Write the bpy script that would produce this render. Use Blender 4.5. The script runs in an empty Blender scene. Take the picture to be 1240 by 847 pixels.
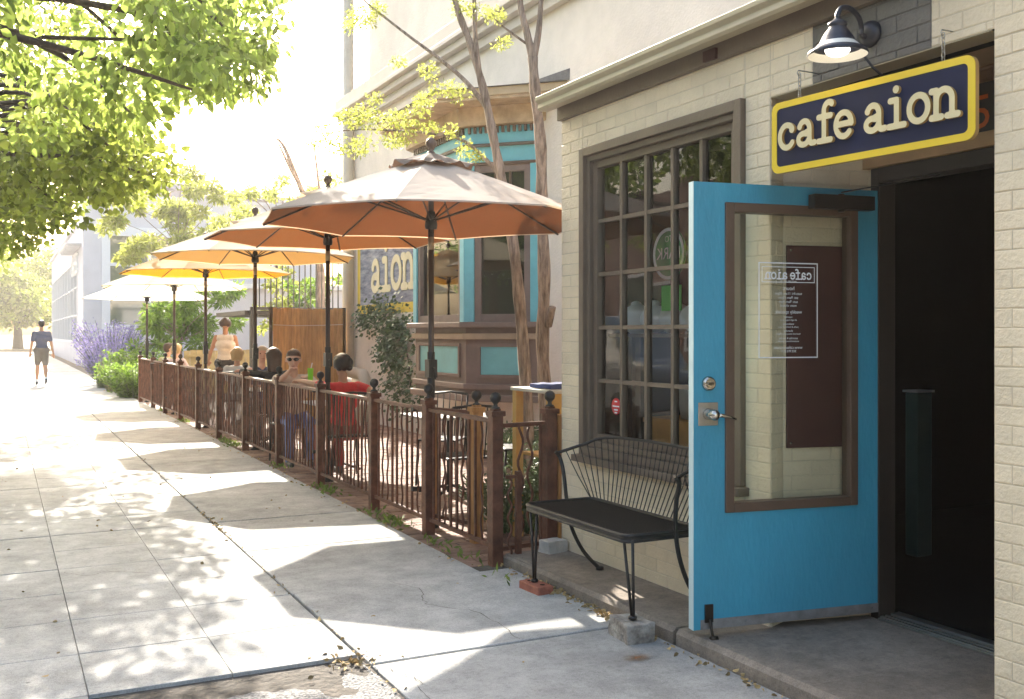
import bpy, bmesh, math, random
import numpy as np
from mathutils import Vector, Matrix, noise
random.seed(7); np.random.seed(7)
SC = bpy.context.scene
COL = SC.collection
R = math.radians
F0, TH, CH = 1218.0, math.atan(620/1218), 1.52
ST, CT = math.sin(TH), math.cos(TH)

def at(px, py, zc):
    """a survey point: column / row of the photograph at a chosen distance -> world metres"""
    xc = (px-620)/F0*zc
    return Vector((zc*ST+xc*CT, zc*CT-xc*ST, CH+(405-py)/F0*zc))
def gz(y): return 0.003*max(-20, min(80, y))

# ---------------------------------------------------------------- materials
MATS = {}
def mat(name, col=(.5,.5,.5), rough=.6, metal=0, var=0.0, vscale=4, bump=0.0, bscale=40, col2=None, island=0.0,
        transl=0.0, tcol=None, emit=0, stretch=None, spec=.5, coat=0):
    if name in MATS: return MATS[name]
    m = bpy.data.materials.new(name); m.use_nodes = True
    nt = m.node_tree; N = nt.nodes; L = nt.links
    b = N['Principled BSDF']
    b.inputs['Roughness'].default_value = rough; b.inputs['Metallic'].default_value = metal
    b.inputs['Specular IOR Level'].default_value = spec
    b.inputs['Coat Weight'].default_value = coat
    c1 = (*col, 1); b.inputs['Base Color'].default_value = c1
    tc = N.new('ShaderNodeTexCoord'); mp = N.new('ShaderNodeMapping'); L.new(tc.outputs['Object'], mp.inputs['Vector'])
    if stretch: mp.inputs['Scale'].default_value = stretch
    out = None
    if var or col2:
        nz = N.new('ShaderNodeTexNoise'); nz.inputs['Scale'].default_value = vscale; nz.inputs['Detail'].default_value = 7
        nz.inputs['Roughness'].default_value = .62
        L.new(mp.outputs['Vector'], nz.inputs['Vector'])
        rp = N.new('ShaderNodeValToRGB'); rp.color_ramp.elements[0].position = .33; rp.color_ramp.elements[1].position = .67
        a = c1 if not col2 else c1
        lo = tuple(max(0, v*(1-var)) for v in col); hi = tuple(min(1, v*(1+var*.7)) for v in (col2 or col))
        rp.color_ramp.elements[0].color = (*lo, 1); rp.color_ramp.elements[1].color = (*hi, 1)
        L.new(nz.outputs['Fac'], rp.inputs['Fac']); out = rp.outputs['Color']
    if island:
        g = N.new('ShaderNodeNewGeometry'); mr = N.new('ShaderNodeMapRange')
        mr.inputs['To Min'].default_value = 1-island; mr.inputs['To Max'].default_value = 1+island
        L.new(g.outputs['Random Per Island'], mr.inputs['Value'])
        mx = N.new('ShaderNodeVectorMath'); mx.operation = 'SCALE'
        if out: L.new(out, mx.inputs[0])
        else: mx.inputs[0].default_value = col
        L.new(mr.outputs['Result'], mx.inputs['Scale']); out = mx.outputs['Vector']
    if out: L.new(out, b.inputs['Base Color'])
    if bump:
        nb = N.new('ShaderNodeTexNoise'); nb.inputs['Scale'].default_value = bscale; nb.inputs['Detail'].default_value = 6
        L.new(mp.outputs['Vector'], nb.inputs['Vector'])
        bp = N.new('ShaderNodeBump'); bp.inputs['Strength'].default_value = bump; bp.inputs['Distance'].default_value = .02
        L.new(nb.outputs['Fac'], bp.inputs['Height']); L.new(bp.outputs['Normal'], b.inputs['Normal'])
    if transl:
        t = N.new('ShaderNodeBsdfTranslucent'); t.inputs['Color'].default_value = (*(tcol or col), 1)
        if island and not tcol and out: L.new(out, t.inputs['Color'])
        elif island and tcol:
            mx2 = N.new('ShaderNodeVectorMath'); mx2.operation = 'SCALE'; mx2.inputs[0].default_value = tcol
            L.new(mr.outputs['Result'], mx2.inputs['Scale']); L.new(mx2.outputs['Vector'], t.inputs['Color'])
        ms = N.new('ShaderNodeMixShader'); ms.inputs['Fac'].default_value = transl
        L.new(b.outputs[0], ms.inputs[1]); L.new(t.outputs[0], ms.inputs[2]); L.new(ms.outputs[0], N['Material Output'].inputs['Surface'])
    if emit:
        b.inputs['Emission Color'].default_value = c1; b.inputs['Emission Strength'].default_value = emit
    MATS[name] = m; return m

def glass_mat(name, tint=(.9,.93,.92), refl=1.0):
    if name in MATS: return MATS[name]
    m = bpy.data.materials.new(name); m.use_nodes = True; N = m.node_tree.nodes; L = m.node_tree.links
    N.remove(N['Principled BSDF'])
    t = N.new('ShaderNodeBsdfTransparent'); t.inputs['Color'].default_value = (*tint, 1)
    g = N.new('ShaderNodeBsdfGlossy'); g.inputs['Roughness'].default_value = .01
    fr = N.new('ShaderNodeFresnel'); fr.inputs['IOR'].default_value = 1.5
    mu = N.new('ShaderNodeMath'); mu.operation = 'MULTIPLY'; mu.inputs[1].default_value = refl; mu.use_clamp = True
    L.new(fr.outputs[0], mu.inputs[0])
    nz = N.new('ShaderNodeTexNoise'); nz.inputs['Scale'].default_value = 2.2
    tc = N.new('ShaderNodeTexCoord'); L.new(tc.outputs['Object'], nz.inputs['Vector'])
    bp = N.new('ShaderNodeBump'); bp.inputs['Strength'].default_value = .06; bp.inputs['Distance'].default_value = .02
    L.new(nz.outputs['Fac'], bp.inputs['Height']); L.new(bp.outputs[0], g.inputs['Normal'])
    ms = N.new('ShaderNodeMixShader'); L.new(mu.outputs[0], ms.inputs['Fac'])
    L.new(t.outputs[0], ms.inputs[1]); L.new(g.outputs[0], ms.inputs[2]); L.new(ms.outputs[0], N['Material Output'].inputs['Surface'])
    MATS[name] = m; return m

# ---------------------------------------------------------------- object helpers
def tag(o, label=None, cat=None, group=None, kind=None):
    if label: o['label'] = label
    if cat: o['category'] = cat
    if group: o['group'] = group
    if kind: o['kind'] = kind
    return o
def thing(name, label, cat, loc=(0,0,0), rz=0, group=None):
    o = bpy.data.objects.new(name, None); COL.objects.link(o); o.location = loc; o.rotation_euler = (0,0,rz)
    o.empty_display_size = .1
    return tag(o, label, cat, group)
def rootloc(p):
    v = Vector((0,0,0))
    while p is not None:
        v += Vector(p.location); p = p.parent
    return v
def dup(o, parent=None):
    c = o.copy(); COL.objects.link(c); c.parent = parent
    for ch in list(o.children): dup(ch, c)
    return c

class MB:
    def __init__(s): s.v = []; s.f = []; s.m = []; s.sm = []
    def add(s, vs, fs, mi=0, smooth=False):
        n = len(s.v); s.v += [tuple(v) for v in vs]
        for f in fs: s.f.append(tuple(i+n for i in f)); s.m.append(mi); s.sm.append(smooth)
        return s
    def box(s, a, b, mi=0):
        x0,y0,z0 = (min(a[i],b[i]) for i in range(3)); x1,y1,z1 = (max(a[i],b[i]) for i in range(3))
        return s.add([(x0,y0,z0),(x1,y0,z0),(x1,y1,z0),(x0,y1,z0),(x0,y0,z1),(x1,y0,z1),(x1,y1,z1),(x0,y1,z1)],
              [(0,3,2,1),(4,5,6,7),(0,1,5,4),(1,2,6,5),(2,3,7,6),(3,0,4,7)], mi)
    def obox(s, o, u, v, w, mi=0):
        """box from corner o with edge vectors u, v, w"""
        o,u,v,w = map(Vector,(o,u,v,w))
        P = [o,o+u,o+u+v,o+v,o+w,o+u+w,o+u+v+w,o+v+w]
        F = [(0,3,2,1),(4,5,6,7),(0,1,5,4),(1,2,6,5),(2,3,7,6),(3,0,4,7)]
        if u.cross(v).dot(w) < 0: F = [f[::-1] for f in F]
        return s.add(P, F, mi)
    def bar(s, p, q, w, h=None, mi=0, up=(0,0,1)):
        p,q = Vector(p),Vector(q); d = (q-p); h = h or w
        up = Vector(up)
        if abs(d.normalized().dot(up)) > .98: up = Vector((0,1,0))
        a = d.cross(up).normalized()*w; b = a.cross(d).normalized()*h
        return s.obox(p-a/2-b/2, a, b, d, mi)
    def tube(s, pts, r, n=8, mi=0, cap=True, flat=1.0):
        pts = [Vector(p) for p in pts]; rs = r if isinstance(r,(list,tuple)) else [r]*len(pts)
        base = len(s.v); prev = None
        for i,p in enumerate(pts):
            d = (pts[min(i+1,len(pts)-1)]-pts[max(i-1,0)]).normalized()
            if prev is None:
                a = d.cross(Vector((0,0,1)))
                if a.length < .05: a = d.cross(Vector((0,1,0)))
                a.normalize()
            else: a = (prev - d*prev.dot(d)).normalized()
            prev = a; b = d.cross(a)
            for k in range(n):
                t = 2*math.pi*k/n; s.v.append(tuple(p+(a*math.cos(t)+b*math.sin(t)*flat)*rs[i]))
        for i in range(len(pts)-1):
            for k in range(n):
                k2 = (k+1)%n; s.f.append((base+i*n+k, base+i*n+k2, base+(i+1)*n+k2, base+(i+1)*n+k)); s.m.append(mi); s.sm.append(True)
        if cap:
            s.f.append(tuple(base+k for k in range(n))[::-1]); s.m.append(mi); s.sm.append(False)
            e = base+(len(pts)-1)*n; s.f.append(tuple(e+k for k in range(n))); s.m.append(mi); s.sm.append(False)
        return s
    def lathe(s, c, prof, n=20, mi=0, axis='Z'):
        c = Vector(c); base = len(s.v)
        for (r,h) in prof:
            for k in range(n):
                t = 2*math.pi*k/n; x,y = r*math.cos(t), r*math.sin(t)
                s.v.append(tuple(c+(Vector((x,y,h)) if axis=='Z' else Vector((h,x,y)) if axis=='X' else Vector((x,h,y)))))
        for i in range(len(prof)-1):
            for k in range(n):
                k2 = (k+1)%n; s.f.append((base+i*n+k, base+i*n+k2, base+(i+1)*n+k2, base+(i+1)*n+k)); s.m.append(mi); s.sm.append(True)
        return s
    def ball(s, c, r, n=12, mi=0, sc=(1,1,1)):
        base = len(s.v); c = Vector(c); m = n//2+1
        for i in range(m+1):
            ph = math.pi*i/m
            for k in range(n):
                t = 2*math.pi*k/n
                s.v.append((c.x+r*sc[0]*math.sin(ph)*math.cos(t), c.y+r*sc[1]*math.sin(ph)*math.sin(t), c.z+r*sc[2]*math.cos(ph)))
        for i in range(m):
            for k in range(n):
                k2 = (k+1)%n; s.f.append((base+i*n+k, base+(i+1)*n+k, base+(i+1)*n+k2, base+i*n+k2)); s.m.append(mi); s.sm.append(True)
        return s
    def build(s, name, mats, parent=None, bevel=0, label=None):
        off = rootloc(parent)
        me = bpy.data.meshes.new(name)
        me.from_pydata([(v[0]-off.x, v[1]-off.y, v[2]-off.z) for v in s.v], [], s.f)
        if not isinstance(mats,(list,tuple)): mats = [mats]
        for m in mats: me.materials.append(m)
        me.polygons.foreach_set('material_index', s.m); me.polygons.foreach_set('use_smooth', s.sm)
        me.update()
        o = bpy.data.objects.new(name, me); COL.objects.link(o)
        if parent is not None: o.parent = parent
        if bevel:
            b = o.modifiers.new('b','BEVEL'); b.width = bevel; b.segments = 2; b.limit_method = 'ANGLE'; b.angle_limit = R(40)
        if label: o['label'] = label
        return o

# ---------------------------------------------------------------- lettering from strokes (2D distance field -> solid)
def arc(cx, cy, rx, ry, a0, a1, n=18):
    return [(cx+rx*math.cos(R(a0+(a1-a0)*i/n)), cy+ry*math.sin(R(a0+(a1-a0)*i/n))) for i in range(n+1)]
GLY = {
 'c': (.95, [arc(.48,.5,.36,.41,38,322)], [(.74,.72,.13)]),
 'a': (1.0, [arc(.42,.62,.26,.29,150,0)+[(.68,.3),(.70,.14),(.78,.08),(.93,.09)], arc(.38,.28,.26,.2,60,330)+[(.68,.3)], [(.68,.55),(.5,.5)]], [(.19,.74,.12)]),
 'f': (.82, [[(.38,.08),(.38,1.1)]+arc(.62,1.12,.24,.27,180,60), [(.12,.08),(.7,.08)], [(.12,.92),(.7,.92)]], [(.75,1.32,.11)]),
 'e': (.95, [[(.14,.52),(.8,.52)], arc(.48,.5,.36,.41,0,318)], []),
 'i': (.82, [[(.42,.08),(.42,.92),(.16,.92)], [(.1,.08),(.74,.08)]], [(.4,1.27,.13)]),
 'o': (.98, [arc(.49,.5,.37,.41,0,360,28)], []),
 'n': (1.12,[[(.2,.08),(.2,.92),(.02,.92)], [(.02,.08),(.4,.08)], [(.2,.6)]+arc(.5,.6,.3,.32,150,0)+[(.8,.08)], [(.62,.08),(1.02,.08)]], []),
 ' ': (.42,[],[]),
}
def glyph_mesh(strokes, dots, hw, cell=.035):
    pts = [p for s in strokes for p in s]+[(d[0],d[1]) for d in dots]
    x0 = min(p[0] for p in pts)-.25; x1 = max(p[0] for p in pts)+.25; y0 = min(p[1] for p in pts)-.25; y1 = max(p[1] for p in pts)+.25
    nx = int((x1-x0)/cell)+1; ny = int((y1-y0)/cell)+1
    gx,gy = np.meshgrid(x0+np.arange(nx+1)*cell, y0+np.arange(ny+1)*cell, indexing='ij')
    D = np.full(gx.shape, 9.0)
    for s in strokes:
        for (ax,ay),(bx,by) in zip(s[:-1], s[1:]):
            vx,vy = bx-ax,by-ay; L2 = vx*vx+vy*vy+1e-9
            t = np.clip(((gx-ax)*vx+(gy-ay)*vy)/L2,0,1)
            D = np.minimum(D, np.hypot(gx-ax-t*vx, gy-ay-t*vy)-hw)
    for (cx,cy,r) in dots: D = np.minimum(D, np.hypot(gx-cx,gy-cy)-r)
    D = D+1e-5
    vid = {}; V = []; Fc = []; E = []
    def vert(k, p):
        if k not in vid: vid[k] = len(V); V.append(p)
        return vid[k]
    for i in range(nx):
        for j in range(ny):
            c = [(i,j),(i+1,j),(i+1,j+1),(i,j+1)]; d = [D[q] for q in c]
            if min(d) >= 0: continue
            poly = []; cut = []
            for k in range(4):
                a,b = c[k],c[(k+1)%4]; da,db = d[k],d[(k+1)%4]
                if da < 0: poly.append(vert(a, (x0+a[0]*cell, y0+a[1]*cell)))
                if (da < 0) != (db < 0):
                    t = da/(da-db); key = (min(a,b),max(a,b))
                    q = vert(key, (x0+(a[0]+(b[0]-a[0])*t)*cell, y0+(a[1]+(b[1]-a[1])*t)*cell))
                    poly.append(q); cut.append((q, da < 0))
            if len(poly) >= 3: Fc.append(poly)
            if len(cut) == 2:
                a,b = cut; E.append((a[0],b[0]) if a[1] else (b[0],a[0]))
    return V, Fc, E
_gl = {}
def letter_solid(mb, ch, o, ux, uy, un, sx, sy, th, hw=.1, mi=0, mis=None):
    """o origin, ux/uy/un unit vectors, sx/sy metres per x-height, th thickness along un"""
    key = (ch, hw)
    if key not in _gl: _gl[key] = glyph_mesh(GLY[ch][1], GLY[ch][2], hw)
    V,Fc,E = _gl[key]; o,ux,uy,un = map(Vector,(o,ux,uy,un))
    top = [o+ux*(p[0]*sx)+uy*(p[1]*sy)+un*th for p in V]; bot = [o+ux*(p[0]*sx)+uy*(p[1]*sy) for p in V]
    n = len(V); flip = ux.cross(uy).dot(un) < 0
    mb.add(top+bot, [f[::-1] if flip else f for f in Fc], mi)
    base = len(mb.v)-2*n
    for a,b in E:
        mb.f.append((base+a, base+n+a, base+n+b, base+b)); mb.m.append(mi if mis is None else mis); mb.sm.append(False)
def word(mb, txt, o, ux, uy, un, sx, sy, th, hw=.1, mi=0, mis=None, gap=0):
    x = 0
    for ch in txt:
        if GLY[ch][1]: letter_solid(mb, ch, Vector(o)+Vector(ux)*x*sx, ux, uy, un, sx, sy, th, hw, mi, mis)
        x += GLY[ch][0]+gap
    return x*sx
def text_mesh(mb, body, o, ux, uy, size, mi=0, align='CENTER', th=0):
    cu = bpy.data.curves.new('t','FONT'); cu.body = body; cu.size = size; cu.align_x = align; cu.resolution_u = 3
    ob = bpy.data.objects.new('t', cu); COL.objects.link(ob)
    me = bpy.data.meshes.new_from_object(ob.evaluated_get(bpy.context.evaluated_depsgraph_get()))
    o,ux,uy = map(Vector,(o,ux,uy)); un = ux.cross(uy)
    mb.add([o+ux*v.co.x+uy*v.co.y+un*(v.co.z+th) for v in me.vertices], [tuple(p.vertices) for p in me.polygons], mi)
    bpy.data.objects.remove(ob); bpy.data.curves.remove(cu); bpy.data.meshes.remove(me)

# ---------------------------------------------------------------- foliage
def leaves(name, C, D, size, mat_, parent=None, aspect=.5, jitter=.3, fold=.25, broad=False, smooth=False):
    """C (N,3) leaf positions, D (N,3) leaf axis directions"""
    C = np.asarray(C, float); N = len(C); off = np.array(rootloc(parent)); C = C-off
    D = np.asarray(D, float)+np.random.normal(0,.25,(N,3)); D /= np.linalg.norm(D,axis=1)[:,None]+1e-9
    Rn = np.random.normal(0,1,(N,3)); S = np.cross(D,Rn); S /= np.linalg.norm(S,axis=1)[:,None]+1e-9
    U = np.cross(S,D); ln = size*np.random.uniform(1-jitter,1+jitter,(N,1)); w = ln*aspect*.5
    if broad:
        V = np.stack([C, C+D*ln*.3+S*w*.9+U*w*fold, C+D*ln*.62+S*w*.8+U*w*fold, C+D*ln-U*w*.3, C+D*ln*.62-S*w*.8+U*w*fold, C+D*ln*.3-S*w*.9+U*w*fold],1).reshape(-1,3)
        i = np.arange(N)[:,None]*6
        F = np.concatenate([i+np.array([[0,1,2,3]]), i+np.array([[0,3,4,5]])],1).reshape(-1,4)
    else:
        V = np.stack([C, C+D*ln*.45+S*w+U*w*fold, C+D*ln, C+D*ln*.45-S*w+U*w*fold],1).reshape(-1,3)
        F = np.arange(N*4).reshape(-1,4)
    me = bpy.data.meshes.new(name); me.vertices.add(len(V)); me.vertices.foreach_set('co', V.astype(np.float32).ravel())
    me.loops.add(F.size); me.loops.foreach_set('vertex_index', F.astype(np.int32).ravel())
    me.polygons.add(len(F)); me.polygons.foreach_set('loop_start', np.arange(0,F.size,4,dtype=np.int32))
    me.polygons.foreach_set('loop_total', np.full(len(F),4,np.int32)); me.update(calc_edges=True)
    me.materials.append(mat_)
    o = bpy.data.objects.new(name, me); COL.objects.link(o)
    if parent is not None: o.parent = parent
    return o
def cloud(clusters, per, droop=.3):
    """clusters (x,y,z,r) -> leaf points and directions spread through each, denser at the twigs"""
    P = []; D = []
    for (x,y,z,r) in clusters:
        n = int(per*(r/.5)**2)
        d = np.random.normal(0,1,(n,3)); d /= np.linalg.norm(d,axis=1)[:,None]
        rad = r*np.random.uniform(0,1,(n,1))**.45
        p = np.array([x,y,z])+d*rad*np.array([1,1,.6])
        P.append(p); dd = d*.8+np.random.normal(0,.5,(n,3)); dd[:,2] -= droop; D.append(dd)
    return np.concatenate(P), np.concatenate(D)
def curve3(P,n=10):
    out=[]; P=[Vector(p) for p in P]
    for i in range(len(P)-1):
        p0=P[max(i-1,0)];p1=P[i];p2=P[i+1];p3=P[min(i+2,len(P)-1)]
        for k in range(n):
            t=k/n; out.append(.5*((2*p1)+(p2-p0)*t+(2*p0-5*p1+4*p2-p3)*t*t+(3*p1-p0-3*p2+p3)*t**3))
    return out+[P[-1]]
# ================================================================ MATERIALS
cream = mat('cream_brick_paint', (.78,.655,.465), .6, var=.14, vscale=1.6, bump=.4, bscale=60, island=.045)
creamw = mat('cream_mortar', (.66,.56,.41), .65, var=.10, vscale=6, bump=.4, bscale=50)
brownbrick = mat('dark_brick_paint', (.13,.115,.10), .45, var=.15, vscale=4, bump=.3, bscale=50, island=.10)
taupe = mat('taupe_paint', (.145,.105,.075), .45, var=.12, vscale=5, bump=.12, bscale=60)
tan = mat('tan_gutter_paint', (.40,.335,.215), .4, var=.10, vscale=4, bump=.05)
pale_lit_edge = mat('lit_door_edge', (.50,.64,.66), .5, var=.06)
doorblue = mat('turquoise_door_paint', (.045,.325,.475), .42, var=.14, vscale=2.2, bump=.16, bscale=45, stretch=(1,1,.35))
trimbrown = mat('brown_trim_paint', (.115,.07,.045), .45, var=.12, vscale=7, bump=.1)
darkframe = mat('dark_frame', (.035,.026,.02), .5, var=.2)
steel = mat('brushed_steel', (.42,.40,.36), .35, metal=.9, var=.15, vscale=12)
brass = mat('worn_nickel', (.55,.51,.44), .25, metal=1, var=.1)
blackmetal = mat('black_wrought_iron', (.014,.012,.012), .5, bump=.1, bscale=120)
rust = mat('rusty_brown_steel', (.088,.034,.022), .52, col2=(.15,.06,.036), var=.3, vscale=9, bump=.25, bscale=60, spec=.3)
rust_light = mat('orange_stained_wood', (.36,.16,.045), .55, col2=(.45,.22,.07), var=.25, vscale=6, bump=.3, bscale=30, stretch=(4,4,.6))
conc = None
def concrete(name, c, crack=True, sc=1.0):
    m = bpy.data.materials.new(name); m.use_nodes = True; nt = m.node_tree; N = nt.nodes; L = nt.links; b = N['Principled BSDF']
    tc = N.new('ShaderNodeTexCoord')
    n1 = N.new('ShaderNodeTexNoise'); n1.inputs['Scale'].default_value = .9*sc; n1.inputs['Detail'].default_value = 9; n1.inputs['Roughness'].default_value = .65
    n2 = N.new('ShaderNodeTexNoise'); n2.inputs['Scale'].default_value = 190; n2.inputs['Detail'].default_value = 3
    n3 = N.new('ShaderNodeTexVoronoi'); n3.inputs['Scale'].default_value = 3.1; n3.inputs['Randomness'].default_value = 1
    for n in (n1,n2,n3): L.new(tc.outputs['Object'], n.inputs['Vector'])
    g = N.new('ShaderNodeNewGeometry')
    def mr(src, a, b_, f0=0, f1=1):
        q = N.new('ShaderNodeMapRange'); q.inputs['From Min'].default_value = f0; q.inputs['From Max'].default_value = f1
        q.inputs['To Min'].default_value = a; q.inputs['To Max'].default_value = b_; L.new(src, q.inputs['Value']); return q.outputs['Result']
    def mul(a, b_):
        q = N.new('ShaderNodeMath'); q.operation = 'MULTIPLY'; L.new(a, q.inputs[0]); L.new(b_, q.inputs[1]); return q.outputs[0]
    k = mul(mul(mr(n1.outputs['Fac'], .62, 1.22, .28, .72), mr(n2.outputs['Fac'], .80, 1.18, .3, .7)), mr(g.outputs['Random Per Island'], .93, 1.07))
    n4 = N.new('ShaderNodeTexNoise'); n4.inputs['Scale'].default_value = 5.5*sc; n4.inputs['Detail'].default_value = 8; n4.inputs['Roughness'].default_value=.7; L.new(tc.outputs['Object'], n4.inputs['Vector'])
    k = mul(k, mr(n4.outputs['Fac'], .80, 1.12, .33, .62))
    n5 = N.new('ShaderNodeTexNoise'); n5.inputs['Scale'].default_value = 55; n5.inputs['Detail'].default_value = 4; L.new(tc.outputs['Object'], n5.inputs['Vector'])
    k = mul(k, mr(n5.outputs['Fac'], .86, 1.06, .3, .5))
    k = mul(k, mr(n3.outputs['Distance'], .5, 1.0, .02, .045))   # small dark gum spots
    v = N.new('ShaderNodeVectorMath'); v.operation = 'SCALE'; v.inputs[0].default_value = c; L.new(k, v.inputs['Scale'])
    L.new(v.outputs[0], b.inputs['Base Color']); b.inputs['Roughness'].default_value = .85; b.inputs['Specular IOR Level'].default_value = .3
    bp = N.new('ShaderNodeBump'); bp.inputs['Strength'].default_value = .35; bp.inputs['Distance'].default_value = .004
    L.new(n2.outputs['Fac'], bp.inputs['Height']); L.new(bp.outputs[0], b.inputs['Normal'])
    return m
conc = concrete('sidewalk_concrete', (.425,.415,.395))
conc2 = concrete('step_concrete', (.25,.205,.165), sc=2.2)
dirt = mat('joint_dirt', (.10,.085,.07), .95, var=.4, vscale=9, bump=.8, bscale=30)
asph = mat('rough_asphalt', (.13,.125,.12), .9, col2=(.30,.29,.28), var=.5, vscale=70, bump=1.0, bscale=60)
roadm = mat('road_asphalt', (.06,.06,.062), .9, var=.25, vscale=2, bump=.4, bscale=60)
earth = mat('dry_earth', (.14,.11,.075), .95, var=.4, vscale=3, bump=.6, bscale=15)
paver = mat('brick_paver', (.20,.105,.075), .8, col2=(.30,.19,.14), var=.25, vscale=2.5, bump=.5, bscale=50, island=.22)
redbrick = mat('red_brick', (.36,.115,.07), .8, var=.25, vscale=14, bump=.5, bscale=60)
block = mat('weathered_block', (.23,.195,.165), .9, col2=(.36,.33,.29), var=.35, vscale=14, bump=.9, bscale=45)
stucco = mat('pale_stucco', (.76,.69,.62), .85, var=.12, vscale=1.4, bump=.35, bscale=35)
lav_stucco = mat('far_white_stucco', (.60,.585,.62), .8, var=.06, vscale=1.2)
lav_long = mat('far_long_wall', (.42,.40,.47), .8, var=.07, vscale=.5)
teal = mat('teal_house_trim', (.15,.47,.55), .5, var=.10, vscale=5)
mauve = mat('mauve_house_wood', (.20,.145,.125), .6, var=.15, vscale=4, bump=.15)
beige_w = mat('beige_house_wood', (.40,.31,.22), .65, var=.15, vscale=4, bump=.15)
soffit = mat('natural_soffit_wood', (.40,.27,.15), .6, col2=(.5,.36,.22), var=.2, vscale=5, bump=.2)
slate = mat('grey_roof_shingle', (.15,.14,.14), .8, var=.3, vscale=10, bump=.6, bscale=30)
glass = glass_mat('window_glass', refl=1.25)
dglass = glass_mat('door_glass', (.95,.97,.95), refl=.55)
darkin = mat('dark_interior', (.014,.012,.011), .9, var=.2, spec=.1)
navy = mat('navy_sign_face', (.008,.013,.050), .55, var=.25, vscale=3, spec=.25)
yellow = mat('yellow_sign_border', (.82,.58,.03), .45, var=.05)
cream_l = mat('cream_letters', (.74,.63,.36), .5, var=.05)
gold_edge = mat('golden_letter_edge', (.42,.25,.07), .5)
poster = mat('dark_red_board', (.085,.026,.022), .55, var=.2, vscale=2)
decalm = mat('white_vinyl', (.85,.86,.86), .6)
bark = mat('peeling_bark', (.17,.115,.085), .9, col2=(.34,.26,.21), var=.35, vscale=9, bump=1.0, bscale=22, stretch=(3,3,.5))
barkdark = mat('dark_bark', (.07,.05,.038), .9, var=.3, vscale=8, bump=.8, bscale=22)
bamboo = mat('orange_wood_slats', (.46,.235,.075), .6, col2=(.58,.33,.12), var=.2, vscale=7, bump=.2, stretch=(3,3,.4), island=.12, transl=.15)
leafA = mat('street_leaf', (.10,.16,.04), .5, island=.45, transl=.55, tcol=(.42,.54,.12))
leafB = mat('maple_leaf', (.045,.09,.016), .5, island=.45, transl=.45, tcol=(.42,.50,.09))
leafC = mat('locust_leaf', (.12,.17,.03), .5, island=.35, transl=.5, tcol=(.50,.54,.11))
leafD = mat('sumac_leaf', (.05,.11,.022), .5, island=.4, transl=.45, tcol=(.26,.42,.05))
leafI = mat('ivy_leaf', (.085,.13,.055), .45, island=.45, transl=.2)
leafW = mat('weed_leaf', (.09,.14,.03), .6, island=.4, transl=.35, tcol=(.25,.34,.06))
sagem = mat('lavender_flower', (.30,.26,.52), .7, island=.3, transl=.3)
drym = mat('fallen_leaf', (.36,.25,.11), .8, island=.5)

# ================================================================ GROUND
def sheet(name, x0, x1, ys, m, dz, kind='structure'):
    b = MB()
    for a,c in zip(ys[:-1], ys[1:]): b.add([(x0,a,gz(a)+dz),(x1,a,gz(a)+dz),(x1,c,gz(c)+dz),(x0,c,gz(c)+dz)], [(0,1,2,3)])
    return tag(b.build(name, m), kind=kind)
sheet('ground', -900, 900, [-300,-20,80,1500], earth, -.08)
sheet('joint_bed', -1.6, 2.98, [-4,80], dirt, -.017)
sheet('road', -11.5, -1.75, [-60,-20,80,300], roadm, -.06)
b = MB(); b.box((-1.75,-40,-.3),(-1.602,60,.0)); tag(b.build('kerb', conc2, bevel=.02), kind='structure')
sheet('far_pavement', -14.5, -11.6, [-60,-20,80,200], conc, .0)

def slab(b, x0,x1,y0,y1, gap=.006, lift=0, th=.05, ygap=None):
    z = lambda y: gz(y)+lift
    yg=gap if ygap is None else ygap
    x0+=gap; x1-=gap; y0+=yg; y1-=yg; c=min(.004,gap*1.2)
    V=[(x0,y0,z(y0)-th),(x1,y0,z(y0)-th),(x1,y1,z(y1)-th),(x0,y1,z(y1)-th),
       (x0,y0,z(y0)-c),(x1,y0,z(y0)-c),(x1,y1,z(y1)-c),(x0,y1,z(y1)-c),
       (x0+c,y0+c,z(y0)),(x1-c,y0+c,z(y0)),(x1-c,y1-c,z(y1)),(x0+c,y1-c,z(y1))]
    b.add(V,[(0,1,5,4),(1,2,6,5),(2,3,7,6),(3,0,4,7),(4,5,9,8),(5,6,10,9),(6,7,11,10),(7,4,8,11),(8,9,10,11)])
b = MB()
XS = [-1.6,-.93,-.3,.33,.92,1.5]
ys = [4.54,5.14,5.76,6.37,7.02,7.6,8.19]+[8.19+.64*k for k in range(1,34)]
for i in range(5):
    for j in range(len(ys)-1):
        g = .003
        x0,x1,y0,y1 = XS[i],XS[i+1],ys[j],ys[j+1]
        slab(b, x0, x1-(.004 if i==4 else 0), y0+(.012 if abs(y0-8.19)<.01 else 0), y1, (.0015 if i in (1,3) else .002), random.uniform(-.0015,.0015), ygap=random.choice((.0026,.0034,.0042)))
    for y0 in np.arange(ys[-1], 79, 1.9): slab(b, XS[i], XS[i+1], y0, y0+1.9, .004)
for i in range(3):
    for y0 in np.arange(-4.0, 4.3, .66): slab(b, XS[i], XS[i+1], y0, min(y0+.66,4.54), .003)
yr = [-3.7,-2.35,-1.0,.35,1.7,3.05,4.38,5.77,7.03,8.19,9.49]+[9.49+1.31*k for k in range(1,54)]
for j in range(len(yr)-1):
    y0,y1 = yr[j],yr[j+1]
    x1 = 2.93 if y1 < 5.8 else 2.72
    slab(b, 1.505, x1, y0, y1, .0075 if j in (5,6) else .004, random.uniform(-.003,.003))
tag(b.build('sidewalk', conc), kind='structure')
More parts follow.
